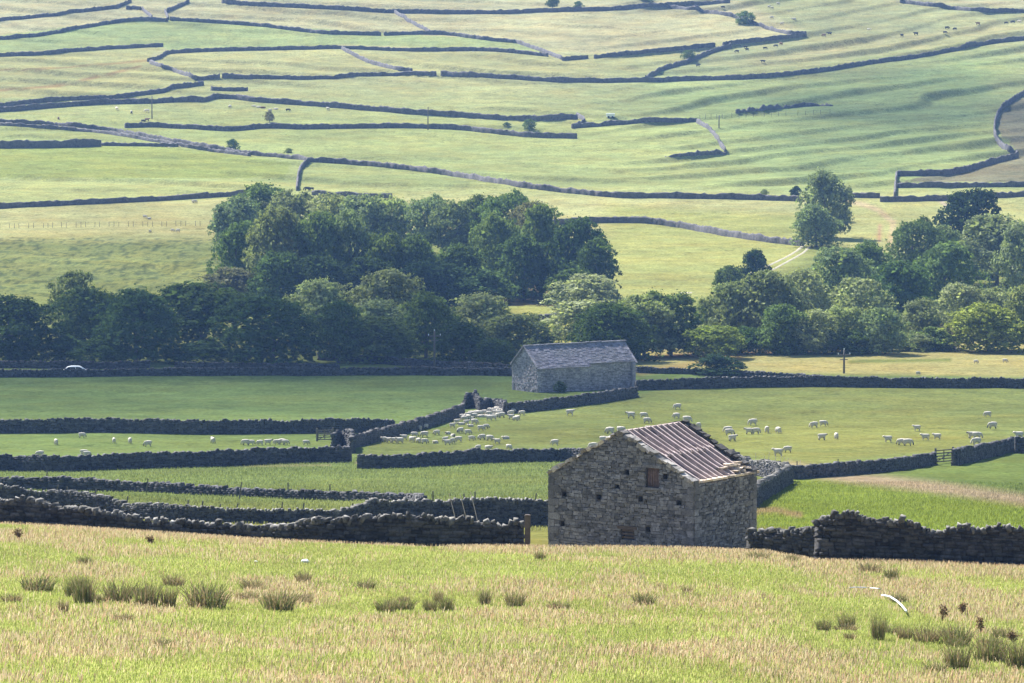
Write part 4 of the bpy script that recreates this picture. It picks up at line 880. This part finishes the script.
# upper wood: back row, then front row
for a in ((232,292,184,246,'round','M','highest dark round tree at the left shoulder of the upper wood'),(212,262,198,258,'round','G','outermost left tree on the slope of the upper wood'),(272,322,191,250,'tall','G','pale topped tree right of the highest left one in the wood'),
 (308,352,193,252,'tall','P','pale top in the left half of the upper wood skyline'),(340,388,195,254,'tall','G','tree below the pale wall stub on the wood skyline'),(372,410,196,254,'tall','P','pale tree left of the first gap with light under the crowns'),
 (402,446,196,256,'tall','G','tall tree between two light gaps in the middle of the wood'),(436,478,201,258,'tall','G','thin tall tree with bare trunks showing meadow light below'),(462,500,196,258,'tall','M','tall tree left of the highest right hand crown of the wood'),
 (478,528,192,262,'tall','M','highest crown in the right half of the upper wood'),(510,552,203,268,'tall','B','reddish brown tipped tree behind the right shoulder of the wood'),
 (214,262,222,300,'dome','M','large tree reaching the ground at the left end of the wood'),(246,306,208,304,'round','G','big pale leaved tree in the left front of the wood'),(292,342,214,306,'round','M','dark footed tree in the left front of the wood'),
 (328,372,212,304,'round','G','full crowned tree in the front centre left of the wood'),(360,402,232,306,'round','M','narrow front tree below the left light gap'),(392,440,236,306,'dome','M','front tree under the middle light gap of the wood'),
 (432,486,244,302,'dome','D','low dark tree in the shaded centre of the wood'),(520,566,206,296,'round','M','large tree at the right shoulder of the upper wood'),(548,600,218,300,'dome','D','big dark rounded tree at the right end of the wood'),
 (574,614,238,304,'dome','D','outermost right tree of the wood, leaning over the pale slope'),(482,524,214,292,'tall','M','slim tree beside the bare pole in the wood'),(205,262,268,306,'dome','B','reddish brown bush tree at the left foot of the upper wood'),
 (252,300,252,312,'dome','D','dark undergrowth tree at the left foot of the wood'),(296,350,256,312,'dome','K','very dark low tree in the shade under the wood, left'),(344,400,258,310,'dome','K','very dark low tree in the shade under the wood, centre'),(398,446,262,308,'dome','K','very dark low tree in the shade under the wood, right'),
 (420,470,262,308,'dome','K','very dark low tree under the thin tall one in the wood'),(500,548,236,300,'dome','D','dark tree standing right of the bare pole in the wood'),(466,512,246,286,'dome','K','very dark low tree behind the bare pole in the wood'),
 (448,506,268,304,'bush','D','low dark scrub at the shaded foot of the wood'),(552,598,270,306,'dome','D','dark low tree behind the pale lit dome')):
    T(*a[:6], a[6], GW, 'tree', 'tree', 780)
# right hand wood
for a in ((742,769,250,290,'round','K','small dark tree at the upper left edge of the right wood'),(714,744,266,302,'round','M','round green tree left of the small dark one'),(702,752,284,345,'round','G','grey green tree at the left end of the right wood'),
 (734,800,272,345,'round','G','broad grey green tree in the left part of the right wood'),(776,832,270,330,'airy','P','pale feathery tree in the left part of the right wood'),(806,866,248,312,'round','G','tree on the upper skyline right of the two lone trees'),
 (846,892,242,300,'round','M','dark tree on the upper skyline of the right wood'),(758,806,304,354,'dome','M','dark footed tree above the meadow, left part of the right wood'),(792,838,310,354,'round','P','pale tree above the meadow edge in the right wood'),
 (826,868,306,352,'round','P','pale rounded tree in the lower middle of the right wood'),(864,906,308,354,'dome','G','dull domed tree at the lower edge of the right wood'),(902,942,300,348,'round','G','grey tree beside a reddish thicket in the right wood'),
 (826,886,278,330,'airy','P','feathery pale tree in the centre of the right wood'),(872,930,262,325,'round','D','dark tree in the deep centre of the right wood'),(892,932,218,280,'tall','M','tall tree standing up at the left of the dark sycamore'),
 (924,962,226,275,'round','G','pale tree between the tall one and the dark sycamore'),(945,1006,190,256,'round','K','big dark sycamore on top of the right wood'),(960,1034,216,285,'round','G','wide grey green tree right below the dark sycamore'),
 (1000,1050,224,300,'round','G','tall tree at the right edge behind the bright dome'),(912,976,244,318,'round','M','tree under the dark sycamore in the right wood'),(934,984,284,336,'round','P','pale green tree left above the bright dome'),
 (972,1010,288,336,'round','P','pale grey tree just above the bright dome'),(953,1023,303,352,'dome','L','bright yellowish domed tree at the lower right of the wood'),(1004,1050,286,350,'round','G','grey green tree at the right edge beside the bright dome'),
 (930,960,324,350,'bush','B','reddish thicket at the lower edge of the right wood')):
    T(*a[:6], a[6], GE, 'tree' if a[4] != 'bush' else 'thicket', 'tree' if a[4] != 'bush' else 'bush', 640)
for i, px in enumerate(range(706, 945, 21)): T(px-16, px+16, 326+random.randint(0,8), 354 - (3 if px > 860 else 0), 'bush', random.choice('DGM'), 'low bush at the shaded foot of the right hand wood', 'bushes along the foot of the right wood', 'bush', 'bush', 640)
T(804,849,172,238,'round','G','taller rear one of two lone trees beside the farm track',None,'tree','tree',900)
T(797,836,204,247,'dome','G','lower front one of two lone trees beside the farm track',None,'tree','tree',880)
T(836,850,206,222,'bush','G','small round bush leaning out right of the two lone trees',None,'bush','bush',880)
# single trees and bushes far up the hillside
for a in ((738,755,11,24,'bush','M','round dark bush beside the sunlit wall near the top edge','bush'),(547,558,-4,8,'round','D','taller dark tree on the wall under the top edge','tree'),(575,583,1,8,'bush','D','small dark bush right of the tall tree at the top edge','bush'),
 (681,694,50,60,'airy','M','little tree above the diagonal hillside wall','tree'),(523,536,119,131,'airy','M','little tree between two walls in the middle of the hillside','tree'),(265,274,111,122,'airy','B','thin bare little tree standing on the hillside wall','tree'),
 (228,239,139,151,'bush','D','dark bush beside the hill lane at left','bush'),(790,801,186,197,'bush','K','very dark bush left of the two lone trees','bush'),(285,292,148,153,'bush','M','tiny bush growing on the lane wall','bush'),(504,510,122,126,'bush','D','tiny bush left of the little tree on the hillside','bush'),
 (761,768,189,195,'bush','G','tiny green bush on the long grey wall','bush'),(640,654,-3,2,'bush','D','dark bush cut by the top edge','bush')):
    T(*a[:4], a[4], a[5], a[6], None, a[7], a[7], 880)
T(556,566,381,401,'bush','K','added dark shrub in place of a stain on the long wall of the slate roofed barn',None,'shrub','shrub',500,594)  # shrub added where the barn wall only has a dark stain

# ------------------------------------------------------------------ poles, gates, fences
def pole(px, top, base, label, cross, dmin):
    x, d, z = ground_at(px, base, 0, dmin); h = CAMZ + ray(px, top)[1]*d - z
    o = empty('telegraph_pole', (x, d, z), random.uniform(-.3,.3)); tag(o, label, 'telegraph pole')
    mb = MB(); mb.tube([(0,0,-.5),(0,0,h*.5),(.03,0,h)], [.16,.14,.11], 10); mb.build('pole', M['post'], o, True)
    if cross:
        mb = MB(); mb.aabox(-.9,.9,-.06,.06,h-.75,h-.62); mb.aabox(-.55,.55,.07,.16,h-1.35,h-1.24); mb.build('crossarm', M['post'], o)
        for xx in (-.8,0,.8):
            mb = MB(); zz = h-.62 if xx else h; mb.tube([(xx,0,zz),(xx,0,zz+.1),(xx,0,zz+.24)], [.03,.07,.05], 8); mb.build('insulator', M['white'], o)
    return o
pole(844,350,373.5,'telegraph pole with crossarms at the edge of the beige meadow',True,600)
pole(434.5,331,372,'pole standing before the trees of the valley road',True,560)
pole(511,254,294,'bare pole in the shade of the upper wood',False,780)
pole(428,107,130,'thin pole on the middle of the far hillside',False,900)
pole(152,96,119,'thin pole on the left of the far hillside',False,900)
pole(719,115,128,'thin pole beside the sunlit rubble wall on the hillside',False,900)
def gate(p0, p1, label, hh=1.2, dmin=330, nb=5):
    a = ground_at(p0[0], p0[1], 0, dmin); b = ground_at(p1[0], p1[1], 0, dmin)
    d = math.hypot(b[0]-a[0], b[1]-a[1]); an = math.atan2(b[1]-a[1], b[0]-a[0])
    o = empty('field_gate', a, an); tag(o, label, 'gate'); dz = b[2]-a[2]
    for i in range(nb):
        z = .18 + (hh-.18)*i/(nb-1); mb = MB(); mb.bar((.12,0,z), (d-.12,0,z+dz), .05, .10); mb.build('bar', M['post'], o)
    for x in (.15, d/2, d-.15): mb = MB(); mb.bar((x,.05,.1+dz*x/d), (x,.05,hh+.06+dz*x/d), .06, .08, (1,0,0)); mb.build('stile', M['post'], o)
    mb = MB(); mb.bar((.2,-.05,.2), (d-.2,-.05,hh-.1+dz), .04, .08); mb.build('brace', M['post'], o)
    for x in (0, d): mb = MB(); mb.tube([(x,0,-.3),(x,0,hh+.25+dz*x/d)], [.11,.10], 8); mb.build('gate_post', M['post'], o)
    return o
gate((935.5,464),(953,462.5),'wooden five barred gate between two dark walls at right',1.25)
gate((317,441.5),(333,441),'wooden field gate beside the lilac wall stub at left',1.15)
gate((172,366),(156,366),'dark wooden gate across the green gateway in the valley road wall',.5,560,3) if False else None
def fence(pts, n, label, hh, dmin, name='wire_fence'):
    P = [ground_at(*p, 0, dmin) for p in dense(pts, 6)]; t, Q = resample(np.array(P), 1.0); o = empty(name, P[0]); tag(o, label, 'fence')
    idx = np.linspace(0, len(Q)-1, n).astype(int); base = Vector(P[0]); tops = []
    for i in idx:
        p = Vector((Q[i][0], Q[i][1], float(terrain(Q[i][0], Q[i][1])))) - base; mb = MB(); l = random.uniform(-.06,.06)
        mb.tube([p - Vector((0,0,.2)), p + Vector((l,0,hh*random.uniform(.92,1.08)))], [.045,.04], 6); mb.build('post', M['post'], o); tops.append(p)
    for f in (.45, .9): mb = MB(); mb.tube([p + Vector((0,0,hh*f)) for p in tops], .008, 4); mb.build('wire', M['wire'], o)
    return o
fence([(-10,229),(100,227),(210,226)], 34, 'post and wire fence crossing the pale meadow at left', 1.05, 850)
fence([(700,119.5),(760,117),(830,114)], 18, 'faint post and wire fence right of the rubble wall', 1.2, 900)
def stake(px, top, base, label, lean=0, dmin=215, D=None, thin=False, h=None):
    if D: kx, kzz = ray(px, base); x, d = kx*D, D; z = float(terrain(x, d))
    else: x, d, z = ground_at(px, base, 0, dmin)
    zt = CAMZ + ray(px, top)[1]*d; r = .022 if thin else .055
    mb = MB(); L = zt - z; mb.tube([(0,0,-.2),(lean*L*.5,0,L*.5),(lean*L,0,L)], [r*1.15, r, r*.9], 7); o = mb.build('fence_post', M['wood' if thin else 'post'], None, False, (x, d, z))
    return tag(o, label, 'fence post', 'posts along the left walls')
for a in ((45.5,471,488,'tall leaning post left of the others at the second left wall',.12),(145.5,478.5,494,'tall leaning post on the second left wall, second from the left',.18),(239,482,500,'leaning post on the second left wall, third from the left',.15),
          (288,482.5,494,'upright post on the second left wall, fourth from the left',0),(330,484,499,'short upright post at the right end of the second left wall row',0)): stake(*a, dmin=330)
for i, (px, tp, ln) in enumerate(((51,485,.3),(65,487,.1),(92,489,.2),(125,496,.2),(156,501,.25),(187,500,.1),(201,501,.15),(219,504,.15),(236,503.5,.15),(281,502,.1),(302,503,.15),(350,503,.2))):
    stake(px, tp, tp + 20, 'small tilted stake poking above the rising and dipping wall', ln, D=312, )
for px, tp, lb, ln, th in ((433,491,'upright stake at the left of a group above the dark wall',0,False),(464,493.5,'upright stake in the group of stakes above the dark wall',0,False),(475,491.5,'thickest stake in the group above the dark wall',0,False),(534,493,'lone leaning stake close to the barn',.1,False)):
    stake(px, tp, tp + 22, lb, ln, D=325, thin=th)
for px, tp, bs, lb in ((458,493.5,512,'left one of three thin pale rods leaning on the dark wall'),(469,493.5,512,'middle one of three thin pale rods leaning on the dark wall'),(480,491.5,512,'right one of three thin pale rods leaning on the dark wall')): stake(px, tp, bs, lb, -.25, D=292, thin=True)
for px, tp in ((756,453),(764,455),(768,452),(775,454),(778,455),(783,457),(786,458),(798,460)): stake(px, tp, tp+12, 'thin stick poking up from the grey tumbled wall', random.uniform(-.1,.35), dmin=330, thin=True)
for px, tp, b in ((838,459,466),(797,461,468)): stake(px, tp, b, 'short stake behind the dark wall left of the gate', 0, dmin=330)
x, d, z = ground_at(527.5, 540, 0, 60); kx, _ = ray(527.5, 530); dd = 177.4; zt = CAMZ + ray(527.5, 515.5)[1]*dd; zb = float(terrain(kx*dd, dd))
mb = MB(); mb.box((0,0,(zt-zb)/2-.1), (1,0,0), (0,1,0), (0,0,1), .11, .09, (zt-zb)/2+.1, .03); mb.box((.0,0,zt-zb), (1,0,0), (0,1,0), (0,0,1), .09, .075, .03, .1)
tag(mb.build('gate_post', M['lintel'], None, False, (kx*dd, dd, zb)), 'weathered brown timber post at the right end of the nearest wall', 'gate post')

# ------------------------------------------------------------------ the car on the valley road
def car():
    x, d, z = ground_at(78, 366, 1.42, 600)
    o = empty('parked_car', (x, d, z), math.radians(2)); tag(o, 'white car whose roof shows over the valley road wall at left', 'car')
    def loft(prof, w, inset, z_mid):
        n = len(prof); ys = (-w, -w+.08, w-.08, w); ks = (inset, 1, 1, inset); V = []
        cx = sum(p[0] for p in prof)/n; cz = sum(p[1] for p in prof)/n
        for yy, k in zip(ys, ks): V += [(cx + (p[0]-cx)*k, yy, cz + (p[1]-cz)*k) for p in prof]
        fs = [(j*n+i, j*n+(i+1) % n, (j+1)*n+(i+1) % n, (j+1)*n+i) for j in range(3) for i in range(n)] + [tuple(range(n))[::-1], tuple(3*n+i for i in range(n))]
        return V, fs
    mb = MB(); mb.poly(*loft([(-2.0,.3),(2.0,.3),(2.08,.6),(2.0,.78),(1.1,.92),(-1.75,.95),(-2.05,.85),(-2.1,.5)], .85, .97, .6)); mb.build('body', M['paint'], o, True)
    mb = MB(); mb.poly(*loft([(1.05,.9),(.35,1.33),(.1,1.42),(-.9,1.43),(-1.45,1.30),(-1.85,.93)], .72, .93, 1.1)); mb.build('cabin', M['paint'], o, True)
    for sy in (-1, 1):
        for a, b, c_, e in ((.85,.3,-.25,-.25),(-.32,-.32,-1.3,-1.6)):
            mb = MB(); q = sy*.725; mb.poly([(a,q,.97),(b,q,1.30),(c_,q,1.33),(e,q,.97),(a,q-sy*.03,.97),(b,q-sy*.03,1.30),(c_,q-sy*.03,1.33),(e,q-sy*.03,.97)], [(0,1,2,3),(4,7,6,5),(0,4,5,1),(1,5,6,2),(2,6,7,3),(3,7,4,0)]); mb.build('window', M['glass'], o)
        for xx in (-1.3, 1.3):
            mb = MB(); mb.tube([(xx,sy*.62,.31),(xx,sy*.66,.31),(xx,sy*.82,.31),(xx,sy*.86,.31)], [.27,.31,.31,.27], 18); w = mb.build('wheel', M['tyre'], o)
            mb = MB(); mb.tube([(xx,sy*.85,.31),(xx,sy*.875,.31)], [.19,.17], 14); mb.build('rim', M['metal'], w)
        mb = MB(); mb.aabox(2.0,2.07,sy*.6-.14,sy*.6+.14,.58,.7); mb.build('headlight', M['glass'], o)
car()
# feed trough on the hillside
x, d, z = ground_at(610.5, 118.3, 0, 900); tr = empty('feed_trailer', (x, d, z)); tag(tr, 'small pale trailer standing above the wall on the hillside', 'trailer')
mb = MB(); mb.aabox(-1.1,1.1,-.6,.6,.35,1.15); mb.aabox(-1.15,1.15,-.65,.65,1.15,1.22); mb.build('box', M['white'], tr)
for xx in (-.5,.5): mb = MB(); mb.tube([(xx,-.68,.28),(xx,-.6,.28)], .28, 12); mb.tube([(xx,.6,.28),(xx,.68,.28)], .28, 12); mb.build('wheel', M['tyre'], tr)
# farm track up to the lone trees: two pale wheel strips laid over the grass
def track(pts, w, name='farm_track', dmin=820):
    P = np.array([ground_at(*p, 0, dmin) for p in dense(pts, 8)]); t, Q = resample(P, 1.5); tx = np.gradient(Q[:,0]); ty = np.gradient(Q[:,1]); q = np.hypot(tx, ty); tx /= q; ty /= q
    V = []
    for k in range(len(Q)):
        for s_ in (-1, -.4, .4, 1):
            x, y = Q[k,0] - ty[k]*w*s_, Q[k,1] + tx[k]*w*s_; V.append((x, y, float(terrain(x, y)) + (.10 if abs(s_) < .9 else -.05)))
    F_ = [(k*4+j, k*4+4+j, k*4+5+j, k*4+1+j) for k in range(len(Q)-1) for j in range(3)]
    return tag(link(name, mesh_np(name, V, np.array(F_), [M['track']], True)), kind='structure')
track([(806,243),(797,251),(785,258),(768,266),(750,274)], .4); track([(811,246),(803,253),(792,259.5),(776,268),(755,279)], .36)
track([(692,297),(686,301),(680,303)], .9); track([(168,147),(188,145.5),(205,147),(235,151.5),(252,153)], .8, 'lane', 900)

# ------------------------------------------------------------------ plants and small things of the near pasture
def rush_mesh(seed, n=190, tipbrown=.4):
    r = np.random.default_rng(seed); a = r.uniform(0, 6.28, n); rr = .5*np.sqrt(r.uniform(0,1,n)); bx = rr*np.cos(a)*.75; by = rr*np.sin(a)*.75
    h = r.uniform(.55, 1.0, n) * (1 - rr*.5); ln = r.normal(0, .2, (n,2)) + np.stack([bx, by], -1)*.75; w = .011
    th = r.uniform(0, 3.14, n); dx = np.cos(th)*w; dy = np.sin(th)*w
    tx = bx + ln[:,0]*h; ty = by + ln[:,1]*h; mx = bx + ln[:,0]*h*.35; my = by + ln[:,1]*h*.35; z0 = np.full(n, -.03)
    v = np.stack([np.stack([bx-dx,by-dy,z0],-1), np.stack([bx+dx,by+dy,z0],-1), np.stack([mx+dx,my+dy,h*.55],-1), np.stack([mx-dx,my-dy,h*.55],-1), np.stack([tx+dx*.3,ty+dy*.3,h],-1), np.stack([tx-dx*.3,ty-dy*.3,h],-1)], 1).reshape(-1,3)
    i = np.arange(n)[:,None]*6; f = np.concatenate([i + np.array([[0,1,2,3]]), i + np.array([[3,2,4,5]])], 0)
    c = np.tile(np.array([[.15,.17,.065]]), (n,1)) * r.uniform(.7,1.4,(n,1)); b = r.uniform(0,1,n) < tipbrown; c[b] = np.array([.30,.235,.14]); c = np.repeat(c, 6, 0)
    return mesh_np('rush_clump', v, f, [M['rush']], False, c)
RU = [rush_mesh(900+i) for i in range(5)] + [rush_mesh(950, 170, .75), rush_mesh(951, 190, .7)]
def rush(px, base, wpx, hpx, label, grp='rush clumps in the near pasture', brown=False):
    x, d, z = ground_at(px, base, 0, 60); o = link('rush_clump', RU[random.randrange(5) if not brown else 5 + random.randrange(2)], None, (x, d, z)); o.rotation_euler = (0, 0, random.uniform(0,6.28))
    sx = wpx*d/F*1.25; o.scale = (sx, sx, hpx*d/F*1.15); return tag(o, label, 'rush clump', grp)
for a in ((38,592,34,17,'wide faint rush clump at the far left of the row'),(84,604,22,32,'tall dark rush clump left of two touching ones'),(72,598,14,22,'slim rush clump touching the left of the tall dark one'),(118,603,26,24,'rush clump left in a touching pair'),(146,607,24,26,'rush clump in the middle of the touching group at left'),
          (168,608,16,24,'slim rush clump at the right of the touching group'),(206,609,40,27,'widest rush clump, right of the touching group'),(278,611,32,23,'brownish green rush clump right of the widest one'),(386,613,20,16,'thin rush clump in the left centre'),
          (430,612,14,16,'left half of the low brownish rush pair in the centre'),(446,612,16,17,'right half of the low brownish rush pair in the centre'),(485,606,12,18,'small upright rush clump left of a rounder one'),(515,608,19,18,'round rush clump in the middle of the pasture'),
          (644,606,20,14,'lone rush clump below the right corner of the barn'),(540,560,11,9,'little rush tuft in front of the gap beside the barn'),(85,565,14,10,'small pale rush tuft high at the left'),
          (878,640,13,29,'slim upright rush clump left of the right group'),(847,629,18,17,'pale rush clump beside the slim upright one'),(824,632,14,15,'faint rush clump at the left of the right group'),(957,671,25,30,'darkest rush clump near the lower right corner'),
          (990,663,32,32,'large rush clump right of the darkest one'),(1019,670,26,34,'rush clump cut by the right edge'),(956,646,30,22,'broad rush clump behind the darkest one'),(760,560,20,9,'tiny rush tuft before the right barn corner'),(792,562,14,8,'tiny rush tuft before the big right wall')):
    rush(*a)
for a in ((926,643,26,18,'rusty brown rush patch left of the broad one'),(905,640,16,16,'rusty brown rush patch at the left end of the right group'),(733,553,24,8,'rusty plant patch at the foot of the big right wall') if False else (935,551,20,9,'rusty dead growth at the foot of the big right wall'),(800,545,22,10,'reddish dead grass by the low wall beside the barn')): rush(*a, brown=True)
for i in range(34):
    px, py = random.choice([(random.uniform(0, 420), random.gauss(600, 9)), (random.uniform(0, 1024), random.uniform(560, 660)), (random.uniform(820, 1024), random.gauss(648, 12))])
    rush(px, py, random.uniform(10, 24), random.uniform(8, 15), 'small faint rush tuft scattered among the grass of the near pasture', 'faint rush tufts in the near pasture', brown=random.random() < .55)
def dock(px, base, hpx, label):
    x, d, z = ground_at(px, base, 0, 60); h = hpx*d/F; o = empty('dock_plant', (x, d, z), random.uniform(0,6)); tag(o, label, 'dock plant', 'brown dock plants')
    st = MB(); P = []
    for i in range(4):
        a = random.uniform(0,6.28); l = random.uniform(.02,.14); e = Vector((math.cos(a)*l, math.sin(a)*l, h*random.uniform(.75,1))); st.tube([(0,0,-.02), e*.5 + Vector((0,0,.02)), e], [.012,.009,.005], 5)
        for _ in range(60): t = random.uniform(.4,1); P.append(e*t + Vector((random.gauss(0,.045), random.gauss(0,.045), random.gauss(0,.02))))
    st.build('stem', M['brown'], o)
    P = np.array([tuple(p) for p in P]); v, f = leaf_quads(P, RNG.normal(size=P.shape), .026); link('seed_head', mesh_np('seed_head', v, f, [M['brown']]), o)
for a in ((942,622,17,'brown dock plant left of another on the right slope'),(962,617,15,'paler brown dock plant beside the first on the right slope'),(981,635,19,'tall dark brown dock plant above the large rush clump'),(1013,645,14,'small brown dock plant near the right edge'),(19,541,13,'brown dock plant standing alone below the left wall'),(151,545,9,'small brown dock stem below the left wall')): dock(*a)
P = [ground_at(px, py, 0, 60) for px, py in ((882,600.5),(890,602.5),(897,606.5),(902,611.5),(906.5,618))]
def pipe(pts, r, label):
    base = Vector(pts[0]); Q = [Vector((a, b, c + .16)) - base for a, b, c in pts]; S = []
    for i in range(len(Q)-1):
        for k in range(4): S.append(Q[i].lerp(Q[i+1], k/4))
    S.append(Q[-1]); mb = MB(); mb.tube(S, r, 10); return tag(mb.build('pipe', M['white'], None, True, base), label, 'pipe', None)
pipe(P, .03, 'curved white plastic pipe lying in the grass at lower right')
pipe([ground_at(px, py, 0, 60) for px, py in ((850,593),(856,592.5),(868,592.8),(880,594))], .018, 'shorter faint white pipe lying left of the curved one')
def boulder(px, py, w, label, mat='stone'):
    x, d, z = ground_at(px, py, 0, 60); r = w*d/F/2; bm = bmesh.new(); bmesh.ops.create_icosphere(bm, subdivisions=2, radius=r)
    for v in bm.verts: v.co *= random.uniform(.8,1.12); v.co.z *= .6
    me = bpy.data.meshes.new('boulder'); bm.to_mesh(me); bm.free(); me.materials.append(M[mat]); o = link('boulder', me, None, (x, d, z + r*.3)); return tag(o, label, 'stone')
boulder(305,563.5,9,'white stone lying in the grass at left centre','white'); boulder(256,563,4,'small white stone left of the larger one','white')

# ------------------------------------------------------------------ grass blades of the near pasture
def grass(name, n, dlo, dhi, ulim, hfun, colf, width, keep=None):
    y = np.sqrt(RNG.uniform(dlo**2, dhi**2, n)); x = RNG.uniform(ulim[0], ulim[1], n) * y
    if keep is not None: k = keep(x, y); x, y = x[k], y[k]; n = len(x)
    z = terrain(x, y); px, row = to_px(x, y, z); t = tanness(x, y, row, px) if name == 'grass' else np.zeros(n)
    h, tan = hfun(t, n, x, y); c = colf(t, tan, n, x, y)
    th = RNG.uniform(0, 6.28, n); w = width * RNG.uniform(.6, 1.4, n) * (1 + .5*tan); dx = np.cos(th)*w; dy = np.sin(th)*w
    lx = RNG.normal(.10, .28, n)*h; ly = RNG.normal(-.05, .28, n)*h
    b = z - .04
    v = np.stack([np.stack([x-dx, y-dy, b], -1), np.stack([x+dx, y+dy, b], -1), np.stack([x+lx+dx*.5, y+ly+dy*.5, z+h], -1), np.stack([x+lx-dx*.5, y+ly-dy*.5, z+h*.97], -1)], 1).reshape(-1, 3)
    me = mesh_np(name, v, np.arange(4*n).reshape(n, 4), [M['grass']], False, np.repeat(c, 4, 0)); return tag(link(name, me), kind='stuff')
def h1(t, n, x, y):
    tan = (RNG.uniform(0,1,n) < sstep(.2,.9,t)**1.5*.34 + .012).astype(float)
    return np.where(tan > 0, RNG.uniform(.06,.20,n), RNG.uniform(.03,.085,n) * (1 + .4*t)), tan
def c1(t, tan, n, x, y):
    r = RNG.uniform(0,1,(n,1)); a = lin((208,188,148)); b = lin((214,200,164)); c = lin((202,168,136))
    tc = np.where(r < .45, a, np.where(r < .8, b, c)); g1 = lin((170,183,98)); g2 = lin((198,200,128)); g3 = lin((140,158,78)); r2 = RNG.uniform(0,1,(n,1))
    gc = np.where(r2 < .5, g1, np.where(r2 < .8, g2, g3)); gv = (fbm(x/2.4, y/4.5, 91) )[:,None]; gc = gc * (.75 + .5*gv)
    return (np.where(tan[:,None] > 0, tc, gc)) * KALB * np.where(tan[:,None] > 0, 1.4, 1.62)
grass('grass', 900000, 72, 192, (-.122, .122), h1, c1, .008)
def h2(t, n, x, y): return RNG.uniform(.05,.2,n), np.zeros(n)
def c2(t, tan, n, x, y):
    px, row = to_px(x, y, terrain(x, y)); return ground_colour(x, y, terrain(x, y)) * RNG.uniform(.75, 1.35, (n,1))
grass('meadow_grass', 110000, 236, 400, (.046, .118), h2, c2, .02)
grass('meadow_grass', 90000, 290, 460, (-.118, .012), h2, c2, .03)

# ------------------------------------------------------------------ light, air, clouds, camera
EL, AZ = math.radians(45), math.radians(55)             # sun high on the left and behind the scene
SD = Vector((-math.cos(AZ)*math.cos(EL), math.sin(AZ)*math.cos(EL), math.sin(EL)))
sun = bpy.data.lights.new('sun', 'SUN'); sun.energy = 5.0; sun.angle = math.radians(.53); sun.color = (1, .95, .86)
so = bpy.data.objects.new('sun', sun); COL.objects.link(so); so.rotation_euler = SD.to_track_quat('Z', 'Y').to_euler()
wd = bpy.data.worlds.new('World'); SC.world = wd; wd.use_nodes = True; nt = wd.node_tree; bg = nt.nodes['Background']
sk = nt.nodes.new('ShaderNodeTexSky'); sk.sky_type = 'NISHITA'; sk.sun_disc = False; sk.sun_elevation = EL; sk.sun_rotation = math.atan2(SD.x, SD.y); sk.air_density = 1.2; sk.dust_density = .6; sk.ozone_density = 2.0
nt.links.new(sk.outputs[0], bg.inputs[0]); bg.inputs[1].default_value = .045
hz = NT('haze_air'); pv = hz.n('VolumePrincipled'); pv.inputs['Color'].default_value = (.24, .45, 1, 1); pv.inputs['Density'].default_value = .00007; pv.inputs['Anisotropy'].default_value = .25
hz.t.links.new(pv.outputs[0], hz.out.inputs['Volume'])
mb = MB(); mb.aabox(-2250, 2250, -410, 3790, 20, 235); ho = mb.build('haze', hz.m); tag(ho, kind='stuff')
# two thin drifting clouds, far above the air box, that shade part of the valley and of the right hillside
ct = NT('cloud_vapour'); cn = ct.noise(.006, ct.n('NewGeometry').outputs['Position'], 4); fac = ct.mapr(cn, .3, .6, .03, .19)
ct.surf(ct.n('MixShader', i_0=fac, i_1=ct.n('BsdfTransparent').outputs[0], i_2=ct.n('BsdfTranslucent', i_Color=(.9,.9,.9,1)).outputs[0]).outputs[0])
def cloud(spots, height):
    bm = bmesh.new()
    for (px, py, dmin, rx, ry) in spots:
        x, d, z = ground_at(px, py, 0, dmin); p = Vector((x, d, z)); k = (height - z) / SD.z; c = p + SD*k
        r = bmesh.ops.create_icosphere(bm, subdivisions=4, radius=1)['verts']
        for v in r:
            q = v.co.copy(); s_ = 1 + .35*(float(vnoise(q.x*2.2+px, q.y*2.2+q.z*1.7+py, 5)) - .5); v.co = Vector((q.x*rx*s_, q.y*ry*s_, q.z*min(rx,ry)*.3*s_)) + c
    me = bpy.data.meshes.new('cloud'); bm.to_mesh(me); bm.free(); me.materials.append(ct.m); tag(link('cloud', me), kind='structure')
cloud([(180,390,560,60,48),(60,360,600,66,52),(330,365,600,42,34),(450,375,560,26,24)], 900)
cloud([(960,100,1000,60,60),(1010,130,1000,55,60),(880,105,1000,34,36)], 1000)
cam = bpy.data.cameras.new('camera'); cam.sensor_width = 36; cam.lens = F / 1024 * 36; cam.clip_start = 1; cam.clip_end = 9000
co = bpy.data.objects.new('camera', cam); COL.objects.link(co); co.location = (0, 0, CAMZ); co.rotation_euler = (math.pi/2 - TH, 0, 0); SC.camera = co
SC.view_settings.view_transform = 'Standard'; SC.view_settings.look = 'None'; SC.view_settings.gamma = 1; SC.view_settings.exposure = 1.85
SC.cycles.use_denoising = True; SC.cycles.volume_bounces = 1; SC.cycles.max_bounces = 8; SC.cycles.diffuse_bounces = 3; SC.cycles.transparent_max_bounces = 8
